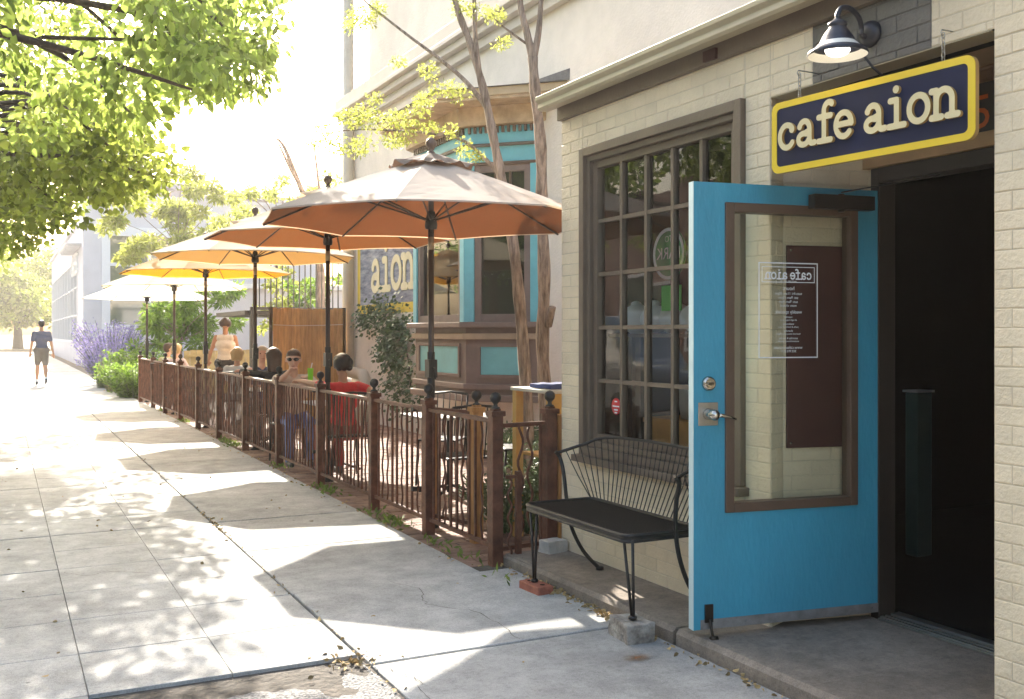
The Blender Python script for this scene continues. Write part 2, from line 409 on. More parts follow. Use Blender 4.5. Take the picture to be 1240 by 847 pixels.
# rough broken asphalt patch in the foreground
b = MB(); n = 30
P = {}
for i in range(n+1):
    for j in range(n*3+1):
        x = .345+1.15*i/n; y = -3.6+8.1*j/(n*3)
        e = min(i, n-i)/4; e = min(1,e)
        b.v.append((x,y,gz(y)-.012-.02*noise.noise(Vector((x*3,y*3,0)))-.012*noise.noise(Vector((x*14,y*14,5)))-.012*(y>4.3)))
for i in range(n):
    for j in range(n*3):
        a = i*(n*3+1)+j; b.f.append((a,a+n*3+1,a+n*3+2,a+1)); b.m.append(0); b.sm.append(True)
tag(b.build('asphalt_patch', asph), kind='structure')
# brick paving of the patio, with its edging strip beside the sidewalk
b = MB()
yy = 5.96
while yy < 24.5:
    L_ = .215; wd = .105; xx = 2.73 - (.1075 if int(round((yy-5.96)/wd))%2 else 0)
    while xx < 5.6:
        x0 = max(xx,2.73); x1 = min(xx+L_,5.6)
        if x1-x0 > .03 and (xx < 3.4 or yy < 17): slab(b, x0, x1, yy, yy+wd, .0035, -.012+random.uniform(-.004,.004), .03)
        xx += L_
    yy += wd
tag(b.build('patio_paving', paver), kind='structure')
sheet('paving_bed', 2.73, 5.62, [5.95,26], dirt, -.024)
# concrete step along the cafe front
b = MB()
EX = [( -4,.9),(.93,2.55),(2.58,4.02),(4.045,5.92)]
for y0,y1 in EX:
    n_=8
    for k in range(n_):
        a = y0+(y1-y0)*k/n_; c = y0+(y1-y0)*(k+1)/n_
        w0 = 2.945+.012*noise.noise(Vector((a*2,0,0))); w1 = 2.945+.012*noise.noise(Vector((c*2,0,0)))
        b.add([(w0,a,-.05),(w0,a,.055),(w0+.022,a,.078),(4.0,a,.08),(w1,c,-.05),(w1,c,.055),(w1+.022,c,.078),(4.0,c,.08)],
              [(0,4,5,1),(1,5,6,2),(2,6,7,3)]+([(0,1,2,3)] if k==0 else [])+([(4,7,6,5)] if k==n_-1 else []))
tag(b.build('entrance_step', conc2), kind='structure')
sheet('step_bed', 2.96, 4.0, [-4,5.9], dirt, .055)

# ================================================================ CAFE BUILDING
def bricks(b, o, u, n, rects, mi=0, mb=1, H=.0735, L_=.218, phase=0, core=True):
    o,u,n = Vector(o),Vector(u),Vector(n); Z = Vector((0,0,1))
    for (u0,u1,z0,z1) in rects:
        k0 = int(math.floor(z0/H)); k1 = int(math.ceil(z1/H))
        flip = u.cross(Z).dot(n) < 0
        if core:
            q = [o+u*u0+Z*z0, o+u*u1+Z*z0, o+u*u1+Z*z1, o+u*u0+Z*z1]
            b.add(q, [(0,3,2,1) if flip else (0,1,2,3)], mb)
        for k in range(k0,k1):
            a = max(z0,k*H); c = min(z1,(k+1)*H)
            if c-a < .012: continue
            s = (L_/2 if k%2 else 0)+phase
            j0 = int(math.floor((u0-s)/L_)); j1 = int(math.ceil((u1-s)/L_))
            for j in range(j0,j1):
                p = max(u0,s+j*L_); q = min(u1,s+(j+1)*L_)
                if q-p < .015: continue
                g = .0022; dd = .0036+random.uniform(-.0010,.0010); c_ = .0036
                r = lambda: random.uniform(-.0012,.0012)
                p_,q_,a_,e_ = p+g,q-g,a+g+r(),c-g+r()
                V = []
                for (dn,i_) in ((0,0),(dd*.55,.0005),(dd,c_)):
                    V += [o+u*(p_+i_)+Z*(a_+i_)+n*dn, o+u*(q_-i_)+Z*(a_+i_)+n*dn, o+u*(q_-i_)+Z*(e_-i_)+n*dn, o+u*(p_+i_)+Z*(e_-i_)+n*dn]
                Fq = [(0,1,5,4),(1,2,6,5),(2,3,7,6),(3,0,4,7),(4,5,9,8),(5,6,10,9),(6,7,11,10),(7,4,8,11),(8,9,10,11)]
                if flip: Fq = [f[::-1] for f in Fq]
                b.add(V, Fq, mi)
WX = 3.38
cafe = thing('cafe_building', 'one storey cafe of cream painted brick with multi pane window and open blue door', 'building', (4.5,2.5,0))
def W(b): pass
b = MB()
nX = (-1,0,0)
rects = [(5.62,5.90,0,2.955),(4.02,5.62,0,.745),(4.02,5.62,2.72,2.955),(3.834,4.02,0,2.955),(3.546,3.834,2.685,2.955),(2.584,2.874,2.685,2.955),(-2.2,2.584,0,2.955)]
bricks(b,(WX,0,0),(0,1,0),nX,rects,0,1)
bricks(b,(WX,0,0),(0,1,0),nX,[(2.874,3.546,2.685,2.955)],2,2)
# far end wall of the cafe facing the patio
bricks(b,(0,5.90,0),(1,0,0),(0,1,0),[(WX,5.6,0,2.955)],0,1)
# splayed left cheek of the recess (two faces), right cheek
a0,a1,a2 = Vector((3.38,3.834,0)),Vector((3.5,3.88,0)),Vector((3.98,3.77,0))
for p,q in ((a0,a1),(a1,a2)):
    d = (q-p).normalized(); bricks(b,p,d,(d.y,-d.x,0),[(0,(q-p).length,.06,2.72)],0,1,phase=.05)
bricks(b,(0,2.584,0),(1,0,0),(0,1,0),[(WX,3.98,.06,2.72)],0,1)
# back wall above the door and left of the frame
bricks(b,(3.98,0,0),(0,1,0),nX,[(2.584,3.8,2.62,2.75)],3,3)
bricks(b,(3.975,0,0),(0,1,0),nX,[(3.70,3.80,.06,2.62)],0,1)
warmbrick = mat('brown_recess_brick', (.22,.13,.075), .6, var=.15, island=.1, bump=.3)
b.build('wall', [cream,creamw,brownbrick,warmbrick], cafe)
# inner shell : room volumes kept dark by real walls and roof
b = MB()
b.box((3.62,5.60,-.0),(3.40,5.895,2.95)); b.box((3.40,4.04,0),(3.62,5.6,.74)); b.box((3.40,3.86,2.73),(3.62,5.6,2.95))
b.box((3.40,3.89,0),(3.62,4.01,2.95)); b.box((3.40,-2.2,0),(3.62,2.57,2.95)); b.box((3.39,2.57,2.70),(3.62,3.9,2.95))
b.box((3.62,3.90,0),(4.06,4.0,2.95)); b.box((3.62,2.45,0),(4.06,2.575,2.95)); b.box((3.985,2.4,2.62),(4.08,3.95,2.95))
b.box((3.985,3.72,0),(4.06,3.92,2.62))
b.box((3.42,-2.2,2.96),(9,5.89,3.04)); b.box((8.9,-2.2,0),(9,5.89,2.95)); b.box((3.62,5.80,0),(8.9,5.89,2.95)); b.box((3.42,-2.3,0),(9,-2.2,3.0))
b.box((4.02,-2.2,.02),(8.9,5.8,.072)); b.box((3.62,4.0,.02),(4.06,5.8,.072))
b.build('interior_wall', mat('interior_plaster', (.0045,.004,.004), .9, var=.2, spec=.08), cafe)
b = MB(); b.box((3.40,2.590,2.735),(3.975,3.83,2.76)); b.build('recess_ceiling', mat('stained_soffit', (.26,.155,.075), .55, col2=(.34,.21,.11), var=.15, vscale=3), cafe)
b = MB(); b.box((3.376,2.60,2.680),(3.50,3.83,2.6845)); b.build('lintel', tan, cafe)
# fascia board and gutter
b = MB(); b.box((3.345,-2.2,2.955),(3.395,5.905,3.075)); b.build('fascia', taupe, cafe, bevel=.004)
b = MB()
prof = [(3.345,3.045),(3.30,3.022),(3.235,3.02),(3.222,3.035),(3.226,3.065),(3.205,3.085),(3.205,3.112),(3.214,3.112),(3.216,3.09),(3.345,3.095)]
n = len(prof)
for y in (5.955,-2.2):
    b.v += [(x,y,z) for x,z in prof]
b.f = [(i,(i+1)%n,n+(i+1)%n,n+i) for i in range(n)]+[tuple(range(n))[::-1],tuple(range(n,2*n))]; b.m=[0]*len(b.f); b.sm=[False]*len(b.f)
b.box((3.345,-2.2,3.07),(3.5,5.90,3.10))
b.build('gutter', tan, cafe, bevel=.003)
b = MB(); b.box((3.325,4.20,2.962),(3.3448,4.30,3.018)); b.build('rusty_bracket', mat('dark_rust',(.06,.02,.015),.8,var=.4), cafe)
# shop window
wy0,wy1,wz0,wz1 = 4.02,5.62,.745,2.72
win = MB()
def framebox(b, x0,x1, y0,y1,z0,z1, w, mi=0):
    b.box((x0,y0,z0),(x1,y0+w,z1),mi); b.box((x0,y1-w,z0),(x1,y1,z1),mi); b.box((x0,y0+w,z1-w),(x1,y1-w,z1),mi); b.box((x0,y0+w,z0),(x1,y1-w,z0+w),mi)
framebox(win, WX-.035,WX+.05, wy0,wy1,wz0,wz1, .055)
framebox(win, WX-.01,WX+.06, wy0+.057,wy1-.057,wz0+.057,wz1-.057, .035)
framebox(win, WX+.02,WX+.08, wy0+.094,wy1-.094,wz0+.094,wz1-.094, .045)
win.box((WX-.075,wy0-.03,wz0-.045),(WX+.05,wy1+.03,wz0-.002))
fr = win.build('window', taupe, cafe, bevel=.003)
gy0,gy1,gz0_,gz1 = wy0+.139,wy1-.139,wz0+.139,wz1-.139
m_ = MB()
for k in range(1,5):
    y = gy0+(gy1-gy0)*k/5; m_.box((WX+.028,y-.013,gz0_),(WX+.068,y+.013,gz1))
for k in range(1,5):
    z = gz0_+(gz1-gz0_)*k/5; m_.box((WX+.031,gy0,z-.012),(WX+.065,gy1,z+.012))
m_.build('muntin', taupe, fr)
for i in range(5):
    for j in range(5):
        a=gy0+(gy1-gy0)*i/5; c=gz0_+(gz1-gz0_)*j/5; p=MB()
        dy=(gy1-gy0)/5; dz_=(gz1-gz0_)/5; t1,t2=random.uniform(-.0015,.0015),random.uniform(-.0015,.0015)
        p.add([(WX+.05+t1,a+.012,c+.011),(WX+.05-t1,a+dy-.012,c+.011),(WX+.05-t1+t2,a+dy-.012,c+dz_-.011),(WX+.05+t1+t2,a+.012,c+dz_-.011)],[(0,3,2,1)])
        p.build('pane', glass, fr)
s_ = MB(); s_.lathe((WX+.046,5.30,1.07),[(0.0,0),(.052,0),(.052,.002),(0,.002)],20,axis='X')
so = s_.build('sticker', mat('red_sticker',(.62,.03,.03),.5), fr)
t_ = MB()
for k,(w_,z_) in enumerate(((.03,.03),(.075,.0),(.045,-.022),(.03,-.04))): t_.box((WX+.0445,5.30-w_/2,1.07+z_-.004),(WX+.0455,5.30+w_/2,1.07+z_+.004))
t_.build('sticker_lettering', decalm, fr)
# doorway : frame, transom board with number, threshold
dfr = MB()
dfr.box((3.955,3.685,.08),(4.07,3.74,2.36)); dfr.box((3.955,2.59,.08),(4.07,2.64,2.36)); dfr.box((3.955,2.64,2.285),(4.07,3.685,2.36))
dfo = dfr.build('door_frame', darkframe, cafe, bevel=.003)
b = MB(); b.box((3.935,2.588,2.362),(3.978,3.80,2.43)); b.build('door_head_board', mat('tan_head_board',(.40,.25,.12),.6,var=.15), cafe, bevel=.003)
b = MB(); b.box((3.955,2.588,2.432),(3.978,3.55,2.655)); nb = b.build('number_board', mat('number_board_black',(.022,.02,.025),.4), cafe)
b = MB(); text_mesh(b,'5',(3.949,3.085,2.452),(0,-1,0),(0,0,1),.215); b.build('number', mat('orange_number',(.50,.10,.02),.5), nb)
b = MB(); b.box((3.94,2.59,.081),(4.10,3.68,.092)); b.box((3.955,2.59,.092),(3.975,3.68,.1)); b.box((3.99,2.59,.092),(4.005,3.68,.1)); b.box((4.03,2.59,.092),(4.09,3.68,.105))
b.build('threshold', steel, cafe, bevel=.002)
# open door
Hn,Fr = Vector((3.985,3.690,0)),Vector((2.93,3.857,0)); du = (Hn-Fr).normalized(); DL=(Hn-Fr).length; dn = Vector((du.y,-du.x,0))
if dn.y > 0: dn = -dn
Zv = Vector((0,0,1))
def D(u,z,n_=0): return Fr+du*u+Zv*z+dn*n_
def dbox(b,u0,u1,z0,z1,n0,n1,mi=0): b.obox(D(u0,z0,n0), du*(u1-u0), Zv*(z1-z0), dn*(n1-n0), mi)
b = MB(); dz0,dz1 = .115,2.245; T=-.045
for (u0,u1,z0,z1) in ((0,.19,dz0,dz1),(.89,DL,dz0,dz1),(.19,.89,dz0,.69),(.19,.89,2.13,dz1)): dbox(b,u0,u1,z0,z1,0,T)
door = b.build('door', doorblue, cafe)
b = MB(); dbox(b,-.003,-.0005,dz0,dz1,0,T); b.build('door_edge', pale_lit_edge, door)  # pale strip: light on the door's outer edge put into its colour
b = MB()
for (u0,u1,z0,z1) in ((.165,.212,.665,2.152),(.868,.913,.665,2.152),(.212,.868,.665,.71),(.212,.868,2.107,2.152)): dbox(b,u0,u1,z0,z1,.014,-.06)
b.build('door_trim', trimbrown, door, bevel=.004)
b = MB(); dbox(b,.212,.868,.71,2.107,-.02,-.025); b.build('door_pane', dglass, door)
b = MB()
fx0,fx1,fz0,fz1 = .362,.698,1.403,1.872; t=.0045
def rectline(u0,u1,z0,z1,t):
    for (a,c,e,g) in ((u0,u1,z0,z0+t),(u0,u1,z1-t,z1),(u0,u0+t,z0+t,z1-t),(u1-t,u1,z0+t,z1-t)): dbox(b,a,c,e,g,-.0185,-.019)
rectline(fx0,fx1,fz0,fz1,.0055); rectline(fx0+.018,fx1-.018,fz1-.098,fz1-.02,.0035)
# mirrored lettering as seen from inside
word(b,'cafe aion',D(fx1-.035,fz1-.083,-.0187),-du,Zv,-dn,.0335,.036,.0004,.10)
lines = [('spanish tapas  wine  cafe',.009,.093),('hours:',.026,.135),('tues-fri: 11am-10pm',.018,.158),('sat: 9am-10pm',.018,.178),('sun: 9am-9pm',.018,.198),('mon: closed',.018,.217),
 ('weekly specials:',.023,.25),('tuesday',.014,.272),('all night happy hour',.0115,.286),('wednesday',.014,.306),('paella & bottles of wine',.0115,.320),('thursday',.014,.340),('food and wine pairing flights',.0115,.354),
 ('saturday & sunday',.014,.376),('weekend brunch specials',.0115,.390),('www.cafeaion.com',.020,.424),('303.993.8131',.016,.441)]
for tx,sz,dzz in lines: text_mesh(b,tx,D((fx0+fx1)/2,fz1-dzz,-.0187),-du,Zv,sz*1.05)
b.build('door_lettering', decalm, door)
b = MB(); dbox(b,.022,.128,1.085,1.195,.004,.0005); b.build('lock_plate', steel, door, bevel=.002)
b = MB(); c = D(.075,1.14,.004)
b.tube([c,c+dn*.02,c+dn*.045,c+dn*.06],[.028,.028,.022,.019],16); b.ball(c+dn*.06,.026,14)
b.tube([c+dn*.062,c+dn*.07+du*.035-Zv*.003,c+dn*.07+du*.08-Zv*.012,c+dn*.066+du*.11-Zv*.022],[.013,.010,.008,.006],10); b.build('door_handle', brass, door)
b = MB(); c = D(.078,1.285,0); b.tube([c,c+dn*.012,c+dn*.02],[.036,.034,.026],20); b.box(c+dn*.02+Vector((-.016,-.008,-.005)),c+dn*.02+Vector((.016,.004,.006))); b.build('deadbolt', brass, door)
b = MB(); dbox(b,.035,DL-.005,.116,.162,.004,.0005)
for u_ in np.linspace(.1,1.0,6): b.ball(D(u_,.139,.004),.006,8)
b.build('kick_strip', mat('dull_aluminium',(.26,.25,.24),.45,metal=.25,var=.3,vscale=14), door)
b = MB(); dbox(b,.055,.098,.15,.235,.012,.0045); b.tube([D(.077,.165,.018),D(.080,.11,.03),D(.083,.075,.04)],[.008,.007,.006],8)
c=D(.084,.082,.042); b.tube([c-du*.018,c+du*.018],[.012,.012],10); b.build('door_stop', mat('tarnished_stop',(.05,.04,.03),.4,metal=.6,var=.3), door)
b = MB(); dbox(b,.62,.97,2.135,2.205,.07,.0145); b.tube([D(.80,2.215,.03),D(.80,2.125,.03)],[.016,.016],10)
b.bar(D(.80,2.222,.03),Vector((3.94,3.30,2.27)),.02,.006); b.build('door_closer', mat('bronze_closer',(.03,.024,.02),.4,metal=.5), door, bevel=.004)

# board on the recess cheek
d = (a2-a1).normalized(); nn = Vector((d.y,-d.x,0))
b = MB(); o = a1+d*.012+nn*.008; b.obox(o+Zv*.95, d*.465, Zv*1.015, nn*.012); bd = tag(b.build('notice_board', poster, bevel=.002),'dark red board screwed to cream brick beside the doorway, seen through the door glass','board')
for (s,z) in ((.02,.975),(.02,1.94),(.44,.975),(.44,1.94)): b = MB(); b.ball(o+d*s+nn*.013+Zv*z,.007,8); b.build('screw', brass, bd)

# hanging sign
sA,sB = Vector((3.24,3.653,0)),Vector((3.34,2.628,0)); su=(sB-sA).normalized(); SL=(sB-sA).length; sn=Vector((su.y,-su.x,0))
if sn.x>0: sn=-sn
sz0,sz1 = 2.268,2.597
sg = thing('hanging_sign','navy cafe aion sign with yellow border and raised cream letters hung over the doorway','sign',(sA+sB)/2+Zv*2.43)
def rrect(u0,u1,z0,z1,r,n=7):
    P=[]
    for (cu_,cz_,a) in ((u1-r,z1-r,0),(u0+r,z1-r,90),(u0+r,z0+r,180),(u1-r,z0+r,270)):
        P += [(cu_+r*math.cos(R(a+90*k/n)),cz_+r*math.sin(R(a+90*k/n))) for k in range(n+1)]
    return P
def S(u,z,n_=0): return sA+su*u+Zv*z+sn*n_
def plate(b,P,n0,n1,mi=0):
    m=len(P); V=[S(u,z,n0) for u,z in P]+[S(u,z,n1) for u,z in P]
    b.add(V,[tuple(range(m,2*m))[::-1],tuple(range(m))]+[(i,(i+1)%m,m+(i+1)%m,m+i) for i in range(m)],mi)
O=rrect(0,SL,sz0,sz1,.042); I=rrect(.03,SL-.03,sz0+.03,sz1-.03,.022)
b=MB(); plate(b,O,-.012,.010); b.build('board', mat('sign_edge_wood',(.42,.26,.10),.6,var=.2), sg)
b=MB(); m=len(O)
V=[S(u,z,.0105) for u,z in O]+[S(u,z,.0145) for u,z in O]+[S(u,z,.0145) for u,z in I]+[S(u,z,.0105) for u,z in I]
b.add(V,[(i,(i+1)%m,m+(i+1)%m,m+i) for i in range(m)]+[(m+i,m+(i+1)%m,2*m+(i+1)%m,2*m+i) for i in range(m)]+[(2*m+i,2*m+(i+1)%m,3*m+(i+1)%m,3*m+i) for i in range(m)])
b.build('border', yellow, sg)
b=MB(); plate(b,I,.0100,.0115); b.build('sign_face', navy, sg)
tot=sum(GLY[c][0] for c in 'cafe aion'); sx=(SL-.10)/tot; x=.048
for ch in 'cafe aion':
    if ch!=' ':
        b=MB(); letter_solid(b,ch,S(x,sz0+.098,.0118),su,Zv,sn,sx,.126,.016,.105,0,1); b.build('letter',[cream_l,gold_edge],sg)
    x+=GLY[ch][0]*sx
for u_,x_ in ((.155,0),(.885,0)):
    b=MB(); p=S(u_,sz1,0); q=Vector((p.x,p.y,sz1+.115)); nlk=6
    b.tube([Vector((3.378,q.y,q.z+.012)),q+Vector((-.008,0,.012)),q+Vector((-.014,0,0)),q+Vector((-.006,0,-.012)),q+Vector((.004,0,-.006))],.0028,6)
    for k in range(nlk):
        c=q+(p-q)*((k+.5)/nlk); r_=.0075; h_=.013
        ax = Vector((1,0,0)) if k%2 else Vector((0,1,0))
        b.tube([c+ax*(r_*math.cos(t))+Zv*(h_*math.sin(t)) for t in np.linspace(0,2*math.pi,11)],.002,5,cap=False)
    b.build('chain',steel,sg)

# wall lamp over the sign
lp=Vector((3.14,3.15,2.70)); lamp=thing('wall_lamp','black gooseneck barn lamp lit on the dark brick above the sign','lamp',(3.37,3.19,2.82))
blk=mat('black_enamel',(.016,.018,.030),.38,coat=.1,bump=.1)
b=MB(); b.lathe(lp,[(.122,-.008),(.125,.0),(.120,.010),(.096,.024),(.076,.042),(.064,.068),(.050,.092),(.036,.108),(.034,.114),(.040,.118),(.040,.128),(.034,.132),(.022,.140),(.010,.152)],32); b.build('shade',blk,lamp)
b=MB(); b.lathe(lp,[(.122,-.007),(.112,.012),(.092,.028),(.07,.05),(.05,.07),(0.0,.085)],32); b.build('shade_lining',mat('white_enamel',(.8,.76,.66),.4),lamp)
b=MB(); b.ball(lp+Vector((0,0,.016)),.052,18,sc=(1,1,.55)); b.build('bulb',mat('lit_bulb',(1,.93,.80),.5,emit=1.6),lamp)
b=MB(); pl=Vector((WX-.010,3.19,2.825)); b.lathe(pl,[(0,-.03),(.03,-.03),(.052,-.018),(.058,0),(.058,.008),(0,.008)],24,axis='X'); b.build('wall_plate',blk,lamp)
b=MB(); t0=lp+Vector((0,0,.147)); b.tube(curve3([t0,t0+Vector((.002,0,.02)),t0+Vector((.03,.006,.052)),t0+Vector((.085,.014,.060)),t0+Vector((.145,.026,.036)),pl+Vector((-.052,0,.02)),pl+Vector((-.05,0,-.01)),pl+Vector((-.02,0,-.015))],4),.0115,12); b.build('gooseneck',blk,lamp)
b=MB(); b.tube([pl+Vector((-.02,.01,-.05)),pl+Vector((-.03,.005,-.10)),pl+Vector((-.005,-.02,-.15)),pl+Vector((.05,-.03,-.19))],.006,8); b.build('cable',blk,lamp)

# things seen through the shop window and the doorway, with added stand-ins for reflections
wl=mat('reflection_white',(.80,.79,.76),.8,bump=.4,bscale=12)
b=MB(); b.box((3.53,4.2,1.50),(3.76,5.55,1.525)); b.box((3.70,4.22,.072),(3.74,4.26,1.499)); b.box((3.70,5.49,.072),(3.74,5.53,1.499)); tag(b.build('added_ledge',wd0:=mat('ledge_wood',(.16,.10,.06),.6,var=.2)),'brown ledge added behind the window panes to carry the white domes','shelf')
for k in range(6):  # white domes added behind the glass, standing in for reflected white vehicles
    b=MB(); b.ball((3.64,4.36+.205*k,1.615),.10,16,sc=(1,1,.85+.15*(k%2))); b.ball((3.64,4.37+.205*k,1.71),.035,10,sc=(1,1,.7)); tag(b.build('reflection_dome',wl),'white rounded bundle added behind the window panes in place of a white reflection','dome','white domes added in place of reflections')
tb=thing('window_table','wooden table with orange cloth inside the cafe window','table',(4.1,5.0,.072))
oc=mat('orange_cloth',(.75,.36,.10),.8,var=.15,vscale=6); wd=mat('warm_wood',(.30,.16,.07),.5,var=.2,vscale=5,stretch=(1,1,4))
b=MB(); b.box((3.66,4.65,.96),(4.40,5.35,.99)); b.build('tabletop',wd,tb,bevel=.004)
for sx_ in (3.71,4.35):
    for sy_ in (4.7,5.3): b=MB(); b.box((sx_-.025,sy_-.025,.072),(sx_+.025,sy_+.025,.96)); b.build('leg',wd,tb)
b=MB(); b.box((3.655,4.70,.991),(4.405,5.30,.998)); b.box((3.645,4.70,.70),(3.654,5.30,.998)); tag(b.build('table_runner',oc),'orange cloth laid over the table inside the window','cloth')
bk=thing('wine_bucket','pale wine bucket with bottle necks standing on the window table','bucket',(3.80,5.0,1.0))
b=MB(); b.lathe((3.80,5.0,1.0),[(0,0),(.08,0),(.105,.2),(.11,.205),(.10,.205),(.076,.01)],24); b.build('pail',mat('pale_tin',(.6,.57,.48),.35,metal=.3),bk)
for k in range(2): b=MB(); b.tube([(3.78+.03*k,4.98+.03*k,1.06),(3.77+.03*k,4.96+.05*k,1.22),(3.765+.03*k,4.95+.06*k,1.28),(3.76+.03*k,4.94+.07*k,1.36)],[.035,.035,.015,.014],12); b.build('bottle_neck',mat('green_bottle',(.03,.07,.03),.15),bk)
pg=thing('reflected_park_sign','round green sign with mirrored white letters added inside the cafe window in place of a reflection','sign',(3.56,4.92,2.0))
b=MB(); b.lathe((3.56,4.92,2.0),[(0,-.006),(.155,-.006),(.155,.006),(0,.006)],32,axis='X'); b.build('disc',mat('green_sign',(.05,.30,.12),.5),pg)  # disc added behind the glass to imitate a reflected sign
b=MB(); b.lathe((3.550,4.92,2.0),[(.155,-.002),(.155,.001),(.135,.001),(.135,-.002)],32,axis='X'); text_mesh(b,'PARK',(3.551,4.92,1.97),(0,1,0),(0,0,1),.10); text_mesh(b,'TO',(3.551,4.92,2.07),(0,1,0),(0,0,1),.055); b.build('mirrored_lettering',decalm,pg)
gp=MB(); gp.box((3.55,4.80,1.66),(3.56,4.99,1.81)); gpo=tag(gp.build('green_card',mat('green_card_paper',(.12,.62,.10),.5)),'bright green card below the round sign inside the window','card')
cb=thing('teal_cabinet','teal cabinet just visible inside the dark doorway','cabinet',(5.6,4.6,.072))
tealin=mat('dull_teal',(.035,.09,.09),.5)
b=MB(); b.box((5.3,4.62,.072),(5.44,4.72,1.14)); b.build('body',tealin,cb,bevel=.01)
b=MB(); b.box((5.29,4.61,1.141),(5.45,4.73,1.155)); b.build('top',mat('pale_top',(.5,.52,.5),.4),cb)
fp=thing('window_plant','small leafy plant in a pot at the bottom of the window','plant',(3.9,4.55,.84))
b=MB(); b.lathe((3.80,4.58,.84),[(0,0),(.045,0),(.06,.09),(.05,.09),(0,.07)],14); b.build('pot',mat('clay',(.3,.12,.06),.8),fp)
c_,d_=cloud([(3.80,4.58,1.0,.13)],900,-.4); leaves('foliage',c_,d_,.05,leafI,fp)
b=MB(); b.box((3.78,4.50,.80),(4.25,4.66,.8395)); b.box((3.8,4.52,.072),(4.2,4.64,.80)); tag(b.build('window_shelf',wd),'narrow wooden shelf carrying the potted plant inside the window','shelf')
# ================================================================ OLD HOUSE
hs = thing('old_house','tall pale stucco house behind the patio with a turquoise and brown bay window','building',(6.5,12,0))
HX=5.61
b=MB(); b.box((HX,5.92,-.1),(HX+.3,17.35,3.06)); b.box((HX,4.2,3.06),(HX+.3,17.35,5.43)); b.box((HX+.301,17.0,-.1),(12,17.35,5.43)); b.box((HX+.28,4.2,5.5),(HX+.6,17.2,9.6)); b.box((HX+.601,16.9,5.5),(12,17.2,9.6)); b.build('wall',stucco,hs)
b=MB(); b.box((HX-.28,4.3,5.43),(HX+.3,17.65,5.50)); b.box((HX-.20,4.3,5.33),(HX-.002,17.57,5.428)); b.box((HX-.1,4.3,5.20),(HX-.004,17.45,5.328)); b.box((HX-.24,4.4,5.502),(HX-.18,17.6,5.70)); b.build('cornice',mat('pale_cornice',(.50,.46,.42),.6,var=.08),hs,bevel=.01)
def wallwin(y0,y1,z0,z1,x,par,frm,name='window'):
    b=MB(); framebox(b,x-.05,x+.04,y0,y1,z0,z1,.09); b.box((x-.03,y0+.09,(z0+z1)/2-.03),(x+.02,y1-.09,(z0+z1)/2+.03)); b.box((x-.10,y0-.06,z0-.07),(x+.02,y1+.06,z0-.003)); f=b.build(name,frm,par,bevel=.004)
    b=MB(); b.box((x-.003,y0+.088,z0+.088),(x-.001,y1-.088,z1-.088)); b.build('pane',mat('dark_pane',(.05,.06,.06),.08,spec=1),f)
wallwin(10.9,12.1,6.3,8.4,HX+.28,hs,mat('pale_teal_frame',(.42,.52,.53),.5))
wallwin(6.5,7.5,6.2,8.2,HX+.28,hs,mat('white_blue_frame',(.55,.63,.72),.5))
b=MB(); b.box((HX-.22,7.15,5.05),(HX-.005,7.28,5.18)); b.box((HX-.14,7.16,4.92),(HX-.006,7.27,5.048)); b.build('bracket',soffit,hs)
# bay window: plan polygon
Bc=Vector((4.94,10.95,0)); Bl=Vector((4.94,12.60,0)); Br=Vector((5.605,10.285,0)); Bf=Vector((5.605,13.27,0))
def bay(expand,z0,z1,name,m,par,bev=.004,ztop=None):
    c=Vector((5.9,11.8,0)); P=[]
    for p in (Br,Bc,Bl,Bf):
        q=Vector(p); 
        if p is Bc: q+=Vector((-expand,-expand*.42,0))
        if p is Bl: q+=Vector((-expand,expand*.42,0))
        if p is Br: q+=Vector((0,-expand*1.41,0))
        if p is Bf: q+=Vector((0,expand*1.41,0))
        P.append(q)
    b=MB(); m4=4; V=[(p.x,p.y,z0) for p in P]+[(p.x,p.y,z1) for p in P]
    if ztop is not None:
        V=[(p.x,p.y,z0) for p in P]+[(p.x+(HX-p.x)*ztop,p.y+(11.78-p.y)*.1*(1 if p.x<5.5 else 0),z1) for p in P]
    b.add(V,[(0,1,2,3)[::-1],(4,5,6,7)]+[(i,(i+1)%4,4+(i+1)%4,4+i)[::1] for i in range(4)][::-1])
    o=b.build(name,m,par,bevel=bev); return o
bw=bay(-.02,.75,1.62,'bay_window',mauve,hs)
bay(.05,.72,.80,'base_moulding',mauve,bw,.01); bay(.025,.86,.93,'lower_moulding',mauve,bw,.01)
bay(.03,1.46,1.53,'upper_moulding',beige_w,bw,.01); bay(.09,1.60,1.665,'bay_sill',mauve,bw,.008)
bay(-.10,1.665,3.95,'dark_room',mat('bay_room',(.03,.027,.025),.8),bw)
bay(-.01,3.55,3.98,'header',teal,bw); bay(.03,3.74,3.775,'header_moulding',mat('brown_header_line',(.11,.09,.07),.6),bw,.004); bay(.02,3.52,3.555,'header_drip',trimbrown,bw,.004)  # header moulding is a dark brown strip across the teal
bay(.42,4.20,4.235,'soffit',soffit,bw,0); bay(.44,4.238,4.33,'eave_fascia',mat('eave_cream',(.50,.38,.24),.6,var=.1),bw,.006)
bay(.48,4.332,4.46,'roof',slate,bw,0,ztop=.85)
bay(.10,3.982,4.198,'frieze',soffit,bw,.004)
